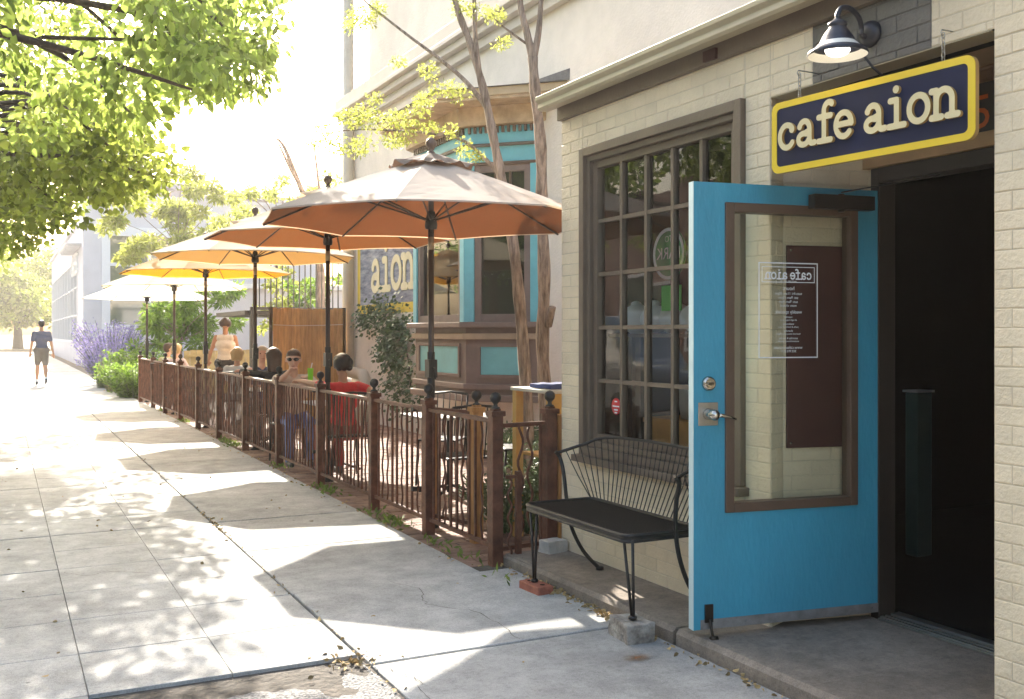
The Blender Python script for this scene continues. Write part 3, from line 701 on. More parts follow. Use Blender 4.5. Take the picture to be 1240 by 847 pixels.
# facets with posts, sashes, teal panels
def facet(p,q,bays):
    d=(q-p); L_=d.length; d.normalize(); n_=Vector((d.y,-d.x,0)); 
    if n_.x>0: n_=-n_
    def fb(u0,u1,z0,z1,n0,n1,name,m,par=bw,bev=.003):
        b=MB(); b.obox(p+d*u0+Zv*z0+n_*n0,d*(u1-u0),Zv*(z1-z0),n_*(n1-n0)); return b.build(name,m,par,bevel=bev)
    fb(0,.12,1.667,3.548,-.05,.012,'post',teal); fb(L_-.12,L_,1.667,3.548,-.05,.012,'post',teal)
    fb(.122,.20,1.667,3.548,-.06,-.008,'casing',mauve); fb(L_-.20,L_-.122,1.667,3.548,-.06,-.008,'casing',mauve)
    fb(.20,L_-.20,1.667,1.76,-.06,-.01,'casing',mauve); fb(.20,L_-.20,3.44,3.548,-.06,-.01,'casing',mauve)
    fb(.20,L_-.20,2.98,3.03,-.06,-.015,'meeting_rail',trimbrown)
    for k in range(1,3): fb(.20+(L_-.4)*k/3-.012,.20+(L_-.4)*k/3+.012,3.03,3.44,-.058,-.02,'glazing_bar',trimbrown)
    fb(.20,L_-.20,1.76,3.44,-.064,-.061,'pane',glass_mat('bay_glass',(.85,.9,.85),1.1),bev=0)
    fb(.20,L_-.20,1.04,1.37,-.018,-.012,'panel',mat('turquoise_panel',(.17,.48,.52),.5,var=.1))
    for (u0,u1,z0,z1) in ((.16,L_-.16,1.372,1.41),(.16,L_-.16,1.0,1.038),(.16,.198,1.038,1.372),(L_-.198,L_-.16,1.038,1.372)): fb(u0,u1,z0,z1,-.019,.006,'panel_moulding',mauve)
    for k in range(int(L_/.07)): fb(.02+k*.07,.05+k*.07,3.90,3.975,-.005,.03,'dentil',trimbrown,bev=0)
facet(Bc,Bl,1); facet(Br,Bc,1)
b=MB(); b.ball((5.3,12.2,1.95),.24,16,sc=(.5,.9,1.5)); b.ball((5.32,11.2,1.95),.24,16,sc=(.6,1.2,1.1)); b.build('cushion',mat('tan_cushion',(.45,.25,.10),.9,var=.2),bw)
# painted wall sign
b=MB(); b.box((HX-.004,13.6,2.02),(HX-.002,17.0,3.05)); ps=b.build('painted_sign',mat('faded_navy_paint',(.05,.065,.15),.7,col2=(.28,.30,.36),var=.2,vscale=3,stretch=(1,1,5)),hs)
b=MB(); yl=mat('yellow_wall_paint',(.72,.52,.05),.7,var=.12); b.box((HX-.0045,13.6,1.86),(HX-.003,17.0,2.02)); b.box((HX-.0045,16.85,2.022),(HX-.0047,17.0,3.05)); b.box((HX-.0045,13.6,3.05),(HX-.003,17.0,3.15)); b.build('painted_border',yl,ps)
b=MB(); tot2=sum(GLY[c][0] for c in 'aion'); s_x=2.05/tot2; word(b,'aion',(HX-.006,16.25,2.22),(0,-1,0),(0,0,1),(-1,0,0),s_x,.56,.012,.105); b.build('painted_lettering',mat('cream_wall_letters',(.66,.57,.36),.7,var=.1),ps)
# downpipes
cr=mat('cream_pipe',(.56,.49,.38),.5,var=.08)
b=MB(); b.tube([(HX-.11,17.2,8.5),(HX-.11,17.2,.95),(HX-.11,17.14,.86),(HX-.11,16.4,.83),(HX-.11,16.3,.75),(HX-.11,16.3,-.05)],.105,12); b.tube([(HX-.10,17.0,.58),(HX-.10,16.75,.57),(HX-.10,16.66,.5),(HX-.10,16.66,-.05)],.08,12); b.build('downpipe',cr,hs)

# ================================================================ FAR BUILDINGS
fb_=thing('corner_shop','white stucco shop with tall paned windows at the far end of the sidewalk','building',(6,62,gz(60)))
b=MB(); z0=gz(60)-.1
b.box((3.25,47.8,z0),(3.45,51.5,7.6)); b.box((3.25,51.501,5.101),(3.45,78,6.6)); b.box((3.25,76.5,z0),(3.45,78,5.1)); b.box((3.25,51.501,z0),(3.45,76.499,1.1))
b.box((3.451,47.8,1.601),(4.0,48.0,6.299)); b.box((3.451,47.8,6.3),(14,48.0,7.6)); b.box((3.451,47.8,z0),(14,48,1.6)); b.box((8.0,47.8,1.601),(14,48,6.299)); b.box((3.46,48.02,6.3),(13.7,77.7,6.4)); b.box((3.6,77.8,z0),(14.2,78,6.5)); b.box((13.8,48.1,z0),(14,77.7,7))
b.build('wall',lav_stucco,fb_)
b=MB(); b.box((3.15,47.7,7.6),(14.1,48.15,7.75)); b.box((3.15,51.4,6.6),(3.5,78.1,6.75)); b.build('parapet_coping',lav_stucco,fb_)
wf=mat('white_window_frame',(.72,.72,.74),.5); dp=mat('shop_pane',(.10,.13,.10),.06,spec=1)
y=51.6
while y<76:
    b=MB(); framebox(b,3.22,3.34,y,y+2.3,1.1,5.1,.12)
    for k in (1,2): b.box((3.25,y+.12,1.1+k*1.33-.04),(3.33,y+2.18,1.1+k*1.33+.04))
    b.box((3.255,y+1.11,1.22),(3.335,y+1.19,4.98)); f=b.build('window',wf,fb_)
    b=MB(); b.box((3.30,y+.121,1.221),(3.31,y+2.179,4.979)); b.build('pane',dp,f); y+=2.5
b=MB(); framebox(b,0,0,0,0,0,0,0) if 0 else None
b=MB(); 
for (x0,x1) in ((4.0,8.0),):
    b.box((x0,47.74,1.6),(x0+.35,47.95,6.3)); b.box((x1-.35,47.74,1.6),(x1,47.95,6.3)); b.box((x0+.35,47.74,5.9),(x1-.35,47.95,6.3)); b.box((x0+.35,47.74,1.6),(x1-.35,47.95,1.95))
    for k in (1,2): b.box((x0+.35,47.78,1.95+k*1.3),(x1-.35,47.93,2.10+k*1.3))
    b.box((5.93,47.79,1.95),(6.07,47.92,5.9))
f=b.build('window',wf,fb_); b=MB(); b.box((4.34,47.86,1.94),(7.66,47.87,5.91)); b.build('pane',dp,f)
b=MB()
for k in range(6): b.box((2.7,49.2+k*1.1,5.45),(3.25,49.35+k*1.1,5.55))
b.box((2.6,49.0,5.56),(3.25,55,5.62)); b.build('canopy',wf,fb_)
b=MB(); text_mesh(b,'CAFES',(3.2,52.9,4.35),(0,-1,0),(0,0,1),1.5); 
b2=MB(); b2.add([(p[0]-.03,p[1],p[2]) for p in b.v],b.f); 
lt=b2.build('shop_lettering',mat('white_shop_letter',(.85,.85,.85),.5),fb_)
so_=lt.modifiers.new('s','SOLIDIFY'); so_.thickness=.12
lb=MB(); A_=at(150,405,52); B_=at(392,405,63); hgt=9.3
dA=(B_-A_); dA.z=0; nA=Vector((A_.x,A_.y,0)).normalized()*14
lb.obox((A_.x,A_.y,-.2),dA,nA,(0,0,hgt+.2)); lw=thing('long_hall','long lavender grey hall with brown eaves far behind the umbrellas','building',(A_.x,A_.y,0)); lb.build('wall',lav_long,lw)
u_=dA.normalized(); w_=nA.normalized()
b=MB(); b.obox(Vector((A_.x,A_.y,hgt))-w_*.6-u_*.5,dA+u_*1,nA+w_*1.2,(0,0,.35)); b.build('roof',mat('grey_roof_edge',(.30,.28,.33),.6),lw)
for k in range(9):
    p=Vector((A_.x,A_.y,hgt-.75))+dA*((k+.5)/9); b=MB(); b.obox(p-w_*.35,u_*.5,w_*.34,(0,0,.6)); b.build('vent',mat('rusty_vent',(.38,.24,.17),.7),lw)
b=MB(); b.obox(Vector((A_.x,A_.y,6.2))-w_*.05,dA,w_*.045,(0,0,.12)); b.build('wall_band',wf,lw)
g_=thing('garden_shed','small plain pale shed behind the patio garden','shed',(8,34,.1))
b=MB(); b.box((6.1,33,-.1),(10.5,36,3.0)); b.build('wall',lav_stucco,g_); b=MB(); b.box((5.9,32.8,3.0),(10.7,36.2,3.15)); b.build('roof',wf,g_)
# across the road : seen only mirrored in the cafe windows, and through gaps
ob=thing('brick_block','dark brick shop block across the road, mirrored in the cafe window','building',(-20,6,0))
obm=mat('far_brick',(.20,.10,.075),.8,var=.2)
b=MB(); b.box((-26,-22,0),(-15,42,7)); b.build('wall',obm,ob)
for k in range(12):
    y=-20+k*5; b=MB(); framebox(b,-14.99,-14.9,y,y+3,1,3.6,.12); f=b.build('window',wf,ob); b=MB(); b.box((-14.96,y+.11,1.11),(-14.95,y+2.89,3.49)); b.build('pane',dp,f)
def car(name,label,x,y,body,van=False):
    t=thing(name,label,'van' if van else 'car',(x,y,-.06),group='cars parked at the far kerb'); L_=4.6; Wd=1.85; H=1.95 if van else 1.45
    b=MB()
    prof=[(-2.3,.35),(-2.3,.95),(-2.2,1.05),(-1.35,1.12),(-.65,H-.03),(.5,H),(1.75,H-.05),(2.25,1.15),(2.3,.4)]
    nP=len(prof)
    for s in (-1,1):
        for (yy_,zz) in prof: b.v.append((x+s*(Wd/2-(.16 if zz>1.2 else 0)),y+yy_,zz-.06))
    b.f=[tuple(range(nP)),tuple(range(nP,2*nP))[::-1]]+[(i,nP+i,nP+(i+1)%nP,(i+1)%nP) for i in range(nP)]; b.m=[0]*len(b.f); b.sm=[False]*len(b.f)
    b.build('body',body,t,bevel=.06)
    gl=mat('car_glass',(.02,.025,.03),.05,spec=1)
    for s in (-1,1):
        b=MB(); sx_=x+s*(Wd/2-.07); b.add([(sx_+s*.02,y-1.05,1.1),(sx_+s*.02,y+1.75,1.1),(sx_-s*.07,y+1.5,H-.2),(sx_-s*.07,y-.5,H-.2)],[(0,1,2,3)]); b.build('side_window',gl,t)
    for yy_ in (-1.45,1.4):
        for s in (-1,1):
            b=MB(); b.lathe((x+s*(Wd/2-.1),y+yy_,.28),[(0,-.11),(.33,-.11),(.34,0),(.33,.11),(0,.11)],20,axis='X'); b.build('wheel',mat('tyre_rubber',(.02,.02,.02),.8),t)
    return t
car('parked_van','white van parked across the road, mirrored in the cafe window',-3.1,15.3,mat('white_car_paint',(.75,.76,.78),.25,coat=1),True)
car('parked_car','dark blue car parked across the road in front of the white van',-3.1,9.4,mat('dark_car_paint',(.06,.07,.09),.25,coat=1))
car('parked_car','silver car parked across the road nearest the camera',-3.1,3.4,mat('silver_car_paint',(.42,.43,.45),.25,metal=.4,coat=1))

# wooden screens and railing behind the patio
sc_=thing('wood_screen','tall orange wood slat screen standing behind the diners','screen',(4.7,17,.05))
b=MB(); x=4.12
while x<5.35: b.box((x,17.0,.02),(x+.062,17.03,1.96+random.uniform(-.015,.015))); x+=.066
b.build('slat_panel',bamboo,sc_)
b=MB(); b.tube([(4.12,16.985,1.68),(4.5,16.98,1.665),(5.0,16.985,1.675),(5.33,16.98,1.69)],.007,6); b.build('tie_rope',mat('pale_rope',(.6,.5,.38),.8),sc_)
for x in (4.09,5.37): b=MB(); b.box((x-.03,17.0,0),(x+.02,17.06,1.98)); b.build('post',barkdark,sc_)
lf=thing('low_fence','low pale plank fence at the back of the patio','fence',(4,26,.05)); lf_m=mat('pale_planks',(.50,.36,.15),.7,var=.2,island=.12)
b=MB(); x=4.0
while x<7.6: b.box((x,25.5,.05),(x+.14,25.53,1.12+random.uniform(-.02,.02))); x+=.15
b.build('planks',lf_m,lf); b=MB(); b.box((4.0,25.46,.95),(7.6,25.498,1.02)); b.build('rail',lf_m,lf)
rl=thing('balcony_railing','dark metal railing of thin upright bars above the wood screen','railing',(5.6,20,2.0))
b=MB(); b.box((4.4,20.0,2.0),(6.9,20.06,2.06)); b.box((4.4,20.0,2.96),(6.9,20.05,3.0)); x=4.45
while x<6.9: b.box((x,20.01,2.06),(x+.022,20.032,2.96)); x+=.115
b.box((4.4,20,-.1),(4.5,20.1,2.0)); b.box((6.8,20,-.1),(6.9,20.1,2.0)); b.box((4.3,20.06,1.9),(7,23,1.99)); b.build('bars',blackmetal,rl)

# ================================================================ PATIO FENCE
P1=Vector((2.90,5.94)); P12=Vector((2.69,22.55))
def onfence(px,off=0):
    t=(px-620)/F0; k=(ST+CT*t)/(CT-ST*t)     # X = k*Y
    d=P12-P1; s=(P1.y*k-P1.x-off)/(d.x-k*d.y); p=P1+d*s; return Vector((p.x+off,p.y,gz(p.y)))
fpx=[600,519,453,388,338,297,265,240,218.5,200,185.5,170]
fn=thing('patio_fence','rust brown metal patio fence with ball topped posts and wavy bars along the sidewalk','fence',(2.9,5.94,gz(6)))
def post(p,name='fence_post',par=None,w=.078,h=.985,m=rust,fin=True):
    b=MB(); x,y,z=p; b.box((x-w/2,y-w/2,z-.03),(x+w/2,y+w/2,z+h)); b.box((x-w/2-.012,y-w/2-.012,z+h-.022),(x+w/2+.012,y+w/2+.012,z+h+.012)); b.box((x-w/2+.012,y-w/2+.012,z+h+.012),(x+w/2-.012,y+w/2-.012,z+h+.028))
    o=b.build(name,m,par,bevel=.004)
    if fin:
        b=MB(); b.lathe((x,y,z+h+.026),[(.028,0),(.030,.008),(.016,.014),(.013,.030),(.022,.040),(.034,.052),(.0385,.070),(.034,.090),(.020,.104),(0,.110)],16); b.build('finial',blackmetal,o)
    return o
def wavy(b,p,z0,z1,amp,dirv,r=.0075,ph=0,n=22,cyc=3.5):
    pts=[]
    for i in range(n+1):
        t=i/n; pts.append(Vector((p.x,p.y,z0+(z1-z0)*t))+dirv*(amp*math.sin(ph+t*cyc*2*math.pi)))
    b.tube(pts,r,6)
def panel(p,q,par,name='fence_panel',nb=None,htop=.93,hbot=.105,group=3):
    p,q=Vector(p),Vector(q); d=(q-p); L_=d.length; d.normalize(); b=MB(); a=p+d*.047; c=q-d*.047
    b.bar(a+Zv*htop,c+Zv*htop,.045,.026); b.bar(a+Zv*hbot,c+Zv*hbot,.03,.026)
    nb=nb or max(3,int(round((L_-.1)/.105))); dh=Vector((d.x,d.y,0))
    for k in range(nb):
        u=(k+.6)/(nb+.2); pp=a+(c-a)*u+dh*random.uniform(-.008,.008); kind=(k%3)
        if kind==1 or (kind==2 and random.random()<.25): wavy(b,pp,pp.z+hbot,pp.z+htop,.014,dh,.008,random.uniform(0,6))
        else: b.bar(pp+Zv*hbot,pp+Zv*htop,.0165,.0165)
    return b.build(name,rust,par)
fpos=[onfence(x) for x in fpx]
for i,p in enumerate(fpos): post(p,par=fn,h=.985+random.uniform(-.008,.008))
for p,q in zip(fpos[:-1],fpos[1:]): panel(p,q,fn)
# return to the cafe corner
pr=Vector((3.335,5.985,gz(6))); post(pr,par=fn,m=rust); b=MB(); b.box((3.385,5.95,0),(3.455,6.03,.97)); b.build('timber_post',rust_light,fn,bevel=.004)
b=MB(); a=fpos[0]+Vector((.047,0,0)); c=pr-Vector((.047,0,0)); b.bar(a+Zv*.90,c+Zv*.90,.04,.026); b.bar(a+Zv*.09,c+Zv*.09,.03,.026)
for u in (.44,.66): wavy(b,a+(c-a)*u,.09,.90,.02,Vector((1,0,0)),.009,u*9,cyc=3)
b.bar(a+(c-a)*.92+Zv*.09,a+(c-a)*.92+Zv*.9,.018,.018); b.build('fence_panel',rust,fn)
gt=thing('low_gate_post','short rusty half height gate frame just inside the fence corner','gate',(3.0,5.9,0))
b=MB(); b.box((3.02,5.86,.0),(3.055,5.895,.62)); b.bar((2.95,5.878,.585),(3.02,5.878,.585),.03,.02); wavy(b,Vector((2.975,5.878,0)),.05,.58,.016,Vector((1,0,0)),.008); b.build('frame',rust,gt)
gp_=Vector((3.09,6.64,gz(6.6))); gt2=thing('open_gate','open rusty gate leaf with orange timber post inside the fence','gate',gp_)
post(gp_,'gate_post',gt2,m=rust_light,h=.96); post(Vector((3.03,7.32,gz(7.3))),'timber_post',gt2,m=rust_light,w=.06,h=.90,fin=False)
panel(Vector((2.93,7.12,gz(7))),gp_,gt2,'gate_panel',6,.93,.12)

# ================================================================ UMBRELLAS
def fabric(name,top,tc,tr=.55):
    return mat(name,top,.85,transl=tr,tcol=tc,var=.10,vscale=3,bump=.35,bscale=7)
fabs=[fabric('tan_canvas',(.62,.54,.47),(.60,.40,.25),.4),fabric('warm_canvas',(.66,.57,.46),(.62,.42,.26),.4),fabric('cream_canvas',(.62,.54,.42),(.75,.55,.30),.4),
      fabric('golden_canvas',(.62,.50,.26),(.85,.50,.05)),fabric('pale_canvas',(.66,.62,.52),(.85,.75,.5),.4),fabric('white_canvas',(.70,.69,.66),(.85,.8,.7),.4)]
undersides=[fabric('terracotta_underside',(.18,.08,.045),(.33,.155,.07),.5),fabric('rust_underside',(.23,.11,.06),(.42,.22,.10),.5),fabric('honey_underside',(.44,.30,.16),(.75,.55,.28),.5),fabric('gold_underside',(.50,.34,.08),(.85,.60,.17),.5),None,None]  # added inner sheets; the dark warm look of the undersides is in their colour
def umbrella(p,label,fab,rot,R0=1.35,zt=2.90,tilt=0):
    t=thing('patio_umbrella',label,'umbrella',p,group='umbrellas standing along the patio fence'); x,y,z=p; c=Vector(p)
    zr=zt-.50
    def ring(r,k,sub,sag):
        a=R(rot)+2*math.pi*(k+sub)/8; f=math.cos(math.pi/8)/math.cos(math.pi/8*(1-2*abs(sub-.5))*0+ (sub-.5)*math.pi/4)
        rr=r*f*(1-.012*math.sin(math.pi*sub)*(r/R0)); q=r/R0
        zz=z+zt-.50*q**1.10-sag*math.sin(math.pi*sub)*(q*(1-q)*.10-q*.008)
        return (x+rr*math.cos(a),y+rr*math.sin(a),zz)
    def sheetm(r0,r1,nr,up,name,m,wave=0,par=t):
        b=MB(); ns=6
        for i in range(nr+1):
            r=r0+(r1-r0)*i/nr
            for k in range(8):
                for s in range(ns):
                    v=ring(r,k,s/ns,1); dz=up
                    if wave and i==nr: dz+=wave*math.sin(2*math.pi*(s/ns)*1.5+k*2)
                    b.v.append((v[0],v[1],v[2]+dz))
        M=8*ns
        for i in range(nr):
            for k in range(M): b.f.append((i*M+k,i*M+(k+1)%M,(i+1)*M+(k+1)%M,(i+1)*M+k)[::-1]); b.m.append(0); b.sm.append(False)
        if r1>=R0:   # turned hem
            base=nr*M
            for k in range(M): v=b.v[base+k]; b.v.append((v[0],v[1],v[2]-.012))
            e=len(b.v)-M
            for k in range(M): b.f.append((base+k,base+(k+1)%M,e+(k+1)%M,e+k)[::-1]); b.m.append(0); b.sm.append(False)
        return b.build(name,m,par)
    cn=sheetm(.17,R0,7,0,'canopy',fab); li=undersides[fabs.index(fab)]
    if li: sheetm(.17,R0-.006,7,-.006,'underside_sheet',li,par=cn)
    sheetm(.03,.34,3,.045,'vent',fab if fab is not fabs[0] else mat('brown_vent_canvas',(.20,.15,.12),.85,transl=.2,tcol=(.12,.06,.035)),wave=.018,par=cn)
    wm=mat('umbrella_wood',(.05,.030,.022),.45,var=.2)
    b=MB(); b.tube([(x,y,z),(x,y,z+zt-.55)],.0235,12); b.tube([(x,y,z+zt-.42),(x,y,z+zt+.01)],.022,12); po=b.build('pole',wm,t)
    b=MB(); b.tube([(x,y,z+zt-.72),(x,y,z+zt-.62)],.0245,12); b.build('pole_collar',mat('brass_collar',(.35,.27,.17),.4,metal=.7),po)
    b=MB(); b.lathe((x,y,z+zt),[(.04,0),(.045,.02),(.03,.045),(.018,.055),(.025,.07),(.042,.095),(.044,.12),(.03,.15),(0,.162)],16); b.build('finial',mat('finial_wood',(.10,.06,.045),.35),t)
    b=MB(); b.lathe((x,y,z+zt-.56),[(0,0),(.045,0),(.05,.03),(.045,.07),(.03,.14),(0,.14)],12); hb=b.build('hub',blackmetal,t)
    for k in range(8):
        b=MB(); a0=Vector(ring(.05,k,0,0)); a1=Vector(ring(R0-.01,k,0,0)); mid=Vector(ring(R0*.52,k,0,0)); dn_=Vector((0,0,-.018))
        b.tube([a0+dn_,mid+dn_,a1+dn_],.0085,6); b.tube([(x,y,z+zt-.50),mid+dn_*1.5],.0075,6); b.build('rib',wm,t)
    b=MB(); b.box((x-.035,y-.045,z+1.16),(x+.035,y+.045,z+1.30)); b.tube([(x,y-.04,z+1.23),(x,y-.085,z+1.23),(x,y-.085,z+1.15)],.009,8); b.tube([(x,y,z+1.0),(x,y,z+1.17)],.031,12); b.tube([(x,y,z+1.295),(x,y,z+1.36)],.030,12); b.build('crank_box',blackmetal,t,bevel=.006)
    b=MB(); b.lathe((x,y,z-.02),[(.0,0),(.062,0),(.062,.02),(.034,.03),(.032,.30),(0,.30)],16); b.build('base',blackmetal,t)
    for zz in (.28,.90): b=MB(); b.box((x-.16,y-.02,z+zz),(x+.03,y+.02,z+zz+.032)); b.build('fence_bracket',blackmetal,t)
    return t
ul=[(522,'large tan umbrella nearest the cafe, its dark vent flap curling at the top'),(397,'warm tan umbrella, second from the cafe wall'),(309,'cream umbrella, third from the cafe wall, rising behind the man in sunglasses'),
    (249,'golden yellow umbrella, fourth from the cafe, beside the standing woman'),(211,'pale cream umbrella, fifth from the cafe, above the seated couple'),(178,'white umbrella farthest from the cafe, at the end of the fence')]
for i,(px_,lb_) in enumerate(ul):
    p=onfence(px_,.14 if i else .13); umbrella(p,lb_,fabs[i],13+[0,9,-4,9,3,14][i],R0=[1.36,1.25,1.34,1.34,1.34,1.34][i],zt=[2.88,2.96,2.97,2.93,2.82,2.72][i])

# ================================================================ BENCH
bn=thing('wire_bench','black wire mesh bench with fanned back standing below the cafe window','bench',(3.05,4.75,.08))
X0,X1,Y0,Y1,SZ=2.765,3.235,4.19,5.27,.515
def rr2(x0,x1,y0,y1,r,z,n=5):
    P=[]
    for (cx,cy,a) in ((x1-r,y1-r,0),(x0+r,y1-r,90),(x0+r,y0+r,180),(x1-r,y0+r,270)):
        P+=[Vector((cx+r*math.cos(R(a+90*k/n)),cy+r*math.sin(R(a+90*k/n)),z)) for k in range(n+1)]
    return P
b=MB(); P=rr2(X0,X1,Y0,Y1,.05,SZ); b.tube(P+[P[0]],.011,8,cap=False); P=rr2(X0,X1,Y0,Y1,.05,SZ-.028); b.tube(P+[P[0]],.009,8,cap=False)
P2=rr2(X0-.004,X1+.004,Y0-.004,Y1+.004,.05,0); n=len(P2)
b.v+= [(p.x,p.y,SZ+.002) for p in P2]+[(p.x,p.y,SZ-.03) for p in P2]; e=len(b.v)-2*n
for k in range(n): b.f.append((e+k,e+(k+1)%n,e+n+(k+1)%n,e+n+k)); b.m.append(0); b.sm.append(True)
b.build('seat_rim',blackmetal,bn)
b=MB(); st=.0165; wdt=.0034
def meshline(p,q): b.bar(p,q,wdt,.003)
Wd=X1-X0-.01; Ln=Y1-Y0-.01; kx=X0+.005; ky=Y0+.005
for sgn in (1,-1):
    c=-Wd*.5
    while c<Ln+Wd*.5:
        # line: y = ky + c + sgn*0.5*(x-kx-Wd/2)... slope .5
        pts=[]
        for xx in (0,Wd):
            pts.append((xx,c+sgn*.5*(xx-Wd/2)))
        (xa,ya),(xb,yb)=pts
        def clipt(v): return (v-ya)/(yb-ya)
        t0_,t1_=0,1
        lo,hi=sorted((clipt(0),clipt(Ln))); t0_=max(t0_,lo); t1_=min(t1_,hi)
        if t1_-t0_>.02:
            f_=lambda t:Vector((kx+xa+(xb-xa)*t,ky+ya+(yb-ya)*t,SZ-.004+.0012*sgn)); meshline(f_(t0_),f_(t1_))
        c+=st
b.build('seat',blackmetal,bn)
# back : top rail sweeping from arm tip to arm tip, fanned wires
LT=Vector((3.03,5.33,.80)); LC=Vector((3.31,5.235,.885)); RC=Vector((3.31,4.20,.885)); RT=Vector((3.03,4.12,.80))
rail=curve3([LT,LT.lerp(LC,.55)+Vector((0,.01,.0)),LC+Vector((-.03,-.01,0)),LC.lerp(RC,.25)+Vector((.02,0,.015)),LC.lerp(RC,.75)+Vector((.02,0,.015)),RC+Vector((-.03,.01,0)),RT.lerp(RC,.45),RT],8)
b=MB(); b.tube(rail,.0095,8); b.build('back_rail',blackmetal,bn)
b=MB()
cum=[0]
for p,q in zip(rail[:-1],rail[1:]): cum.append(cum[-1]+(q-p).length)
def alongrail(s):
    s*=cum[-1]
    for i in range(len(rail)-1):
        if cum[i+1]>=s: return rail[i].lerp(rail[i+1],(s-cum[i])/(cum[i+1]-cum[i]+1e-9))
    return rail[-1]
foot=curve3([(3.0,Y1,SZ),(X1-.03,Y1-.01,SZ),(X1,Y1-.06,SZ),(X1,Y0+.06,SZ),(X1-.03,Y0+.01,SZ),(3.0,Y0,SZ)],8); fc=[0]
for p,q in zip(foot[:-1],foot[1:]): fc.append(fc[-1]+(q-p).length)
def alongfoot(s):
    s*=fc[-1]
    for i in range(len(foot)-1):
        if fc[i+1]>=s: return foot[i].lerp(foot[i+1],(s-fc[i])/(fc[i+1]-fc[i]+1e-9))
    return foot[-1]
NW=34
for k in range(1,NW):
    s=k/NW; p=alongrail(s); q=alongfoot(.12+.76*s); b.tube([q,q.lerp(p,.5)+Vector((.012 if .2<s<.8 else 0,0,-.01)),p],.0034,5)
b.build('back_wires',blackmetal,bn)
for tip,sy,foot_ in ((LT,1,Vector((3.27,5.24,.085))),(RT,-1,Vector((3.27,4.17,.085)))):
    b=MB(); ys_=Y1+.012 if sy>0 else Y0-.012
    b.tube(curve3([tip+Vector((-.02,0,.006)),tip+Vector((.01,0,-.03)),(3.05,ys_+sy*.02,.68),(3.06,ys_,.52),(3.09,ys_,.36),(3.17,ys_-sy*.01,.20),foot_],6),.012,8); b.lathe(foot_,[(0,-.005),(.024,-.005),(.024,.014),(.012,.018),(0,.018)],12); b.build('leg',blackmetal,bn)
for (ya,fx,fy,fz) in ((Y1-.04,2.80,5.21,.066),(Y0+.04,2.80,4.18,.106)):
    b=MB(); b.tube([(2.80,ya+.03,SZ-.02),(fx,fy+.008,fz+.012)],.0078,8); b.tube([(2.80,ya-.05,SZ-.02),(fx,fy-.008,fz+.012)],.0078,8); b.lathe((fx,fy,fz),[(0,0),(.022,0),(.022,.013),(.012,.017),(0,.017)],12); b.build('leg',blackmetal,bn)
# bricks and blocks
def rough_block(name,c,s,rz,m,label,cat,holes=0,seed=1):
    b=bmesh.new(); bmesh.ops.create_cube(b,size=1)
    bmesh.ops.subdivide_edges(b,edges=b.edges[:],cuts=4,use_grid_fill=True)
    for v in b.verts:
        p=Vector((v.co.x*s[0],v.co.y*s[1],v.co.z*s[2])); p+=Vector((noise.noise(p*14+Vector((seed,0,0))),noise.noise(p*14+Vector((0,seed,7))),noise.noise(p*14+Vector((3,0,seed)))))*.006*(0 if holes else 1.4); v.co=p
    me=bpy.data.meshes.new(name); b.to_mesh(me); b.free(); me.materials.append(m); o=bpy.data.objects.new(name,me); COL.objects.link(o); o.location=c; o.rotation_euler=(0,0,rz)
    bv=o.modifiers.new('b','BEVEL'); bv.width=.006; bv.segments=2; bv.limit_method='ANGLE'; bv.angle_limit=R(50)
    tag(o,label,cat); return o
rb=rough_block('brick',(2.80,5.19,.032),(.105,.215,.062),R(4),redbrick,'red brick under the far front leg of the wire bench','brick',holes=1)
b=MB()
for k in (-1,0,1):
    c=Vector((2.80,5.19,.0645))+Vector((math.sin(R(-4))*k*.062,math.cos(R(4))*k*.062,0))
    if k: b.lathe(c,[(0,0),(.016,0)],12)
b.build('brick_hole',darkin,rb)
rough_block('block',(2.80,4.19,.052),(.15,.21,.104),R(-6),block,'rough grey concrete block under the near front leg of the bench','block',seed=3)
rough_block('block',(3.40-.13,5.82,.115),(.16,.11,.09),R(10),mat('pale_block',(.50,.47,.43),.9,var=.2,vscale=10,bump=.8),'pale worn lump of concrete at the foot of the cafe corner','block',seed=9)
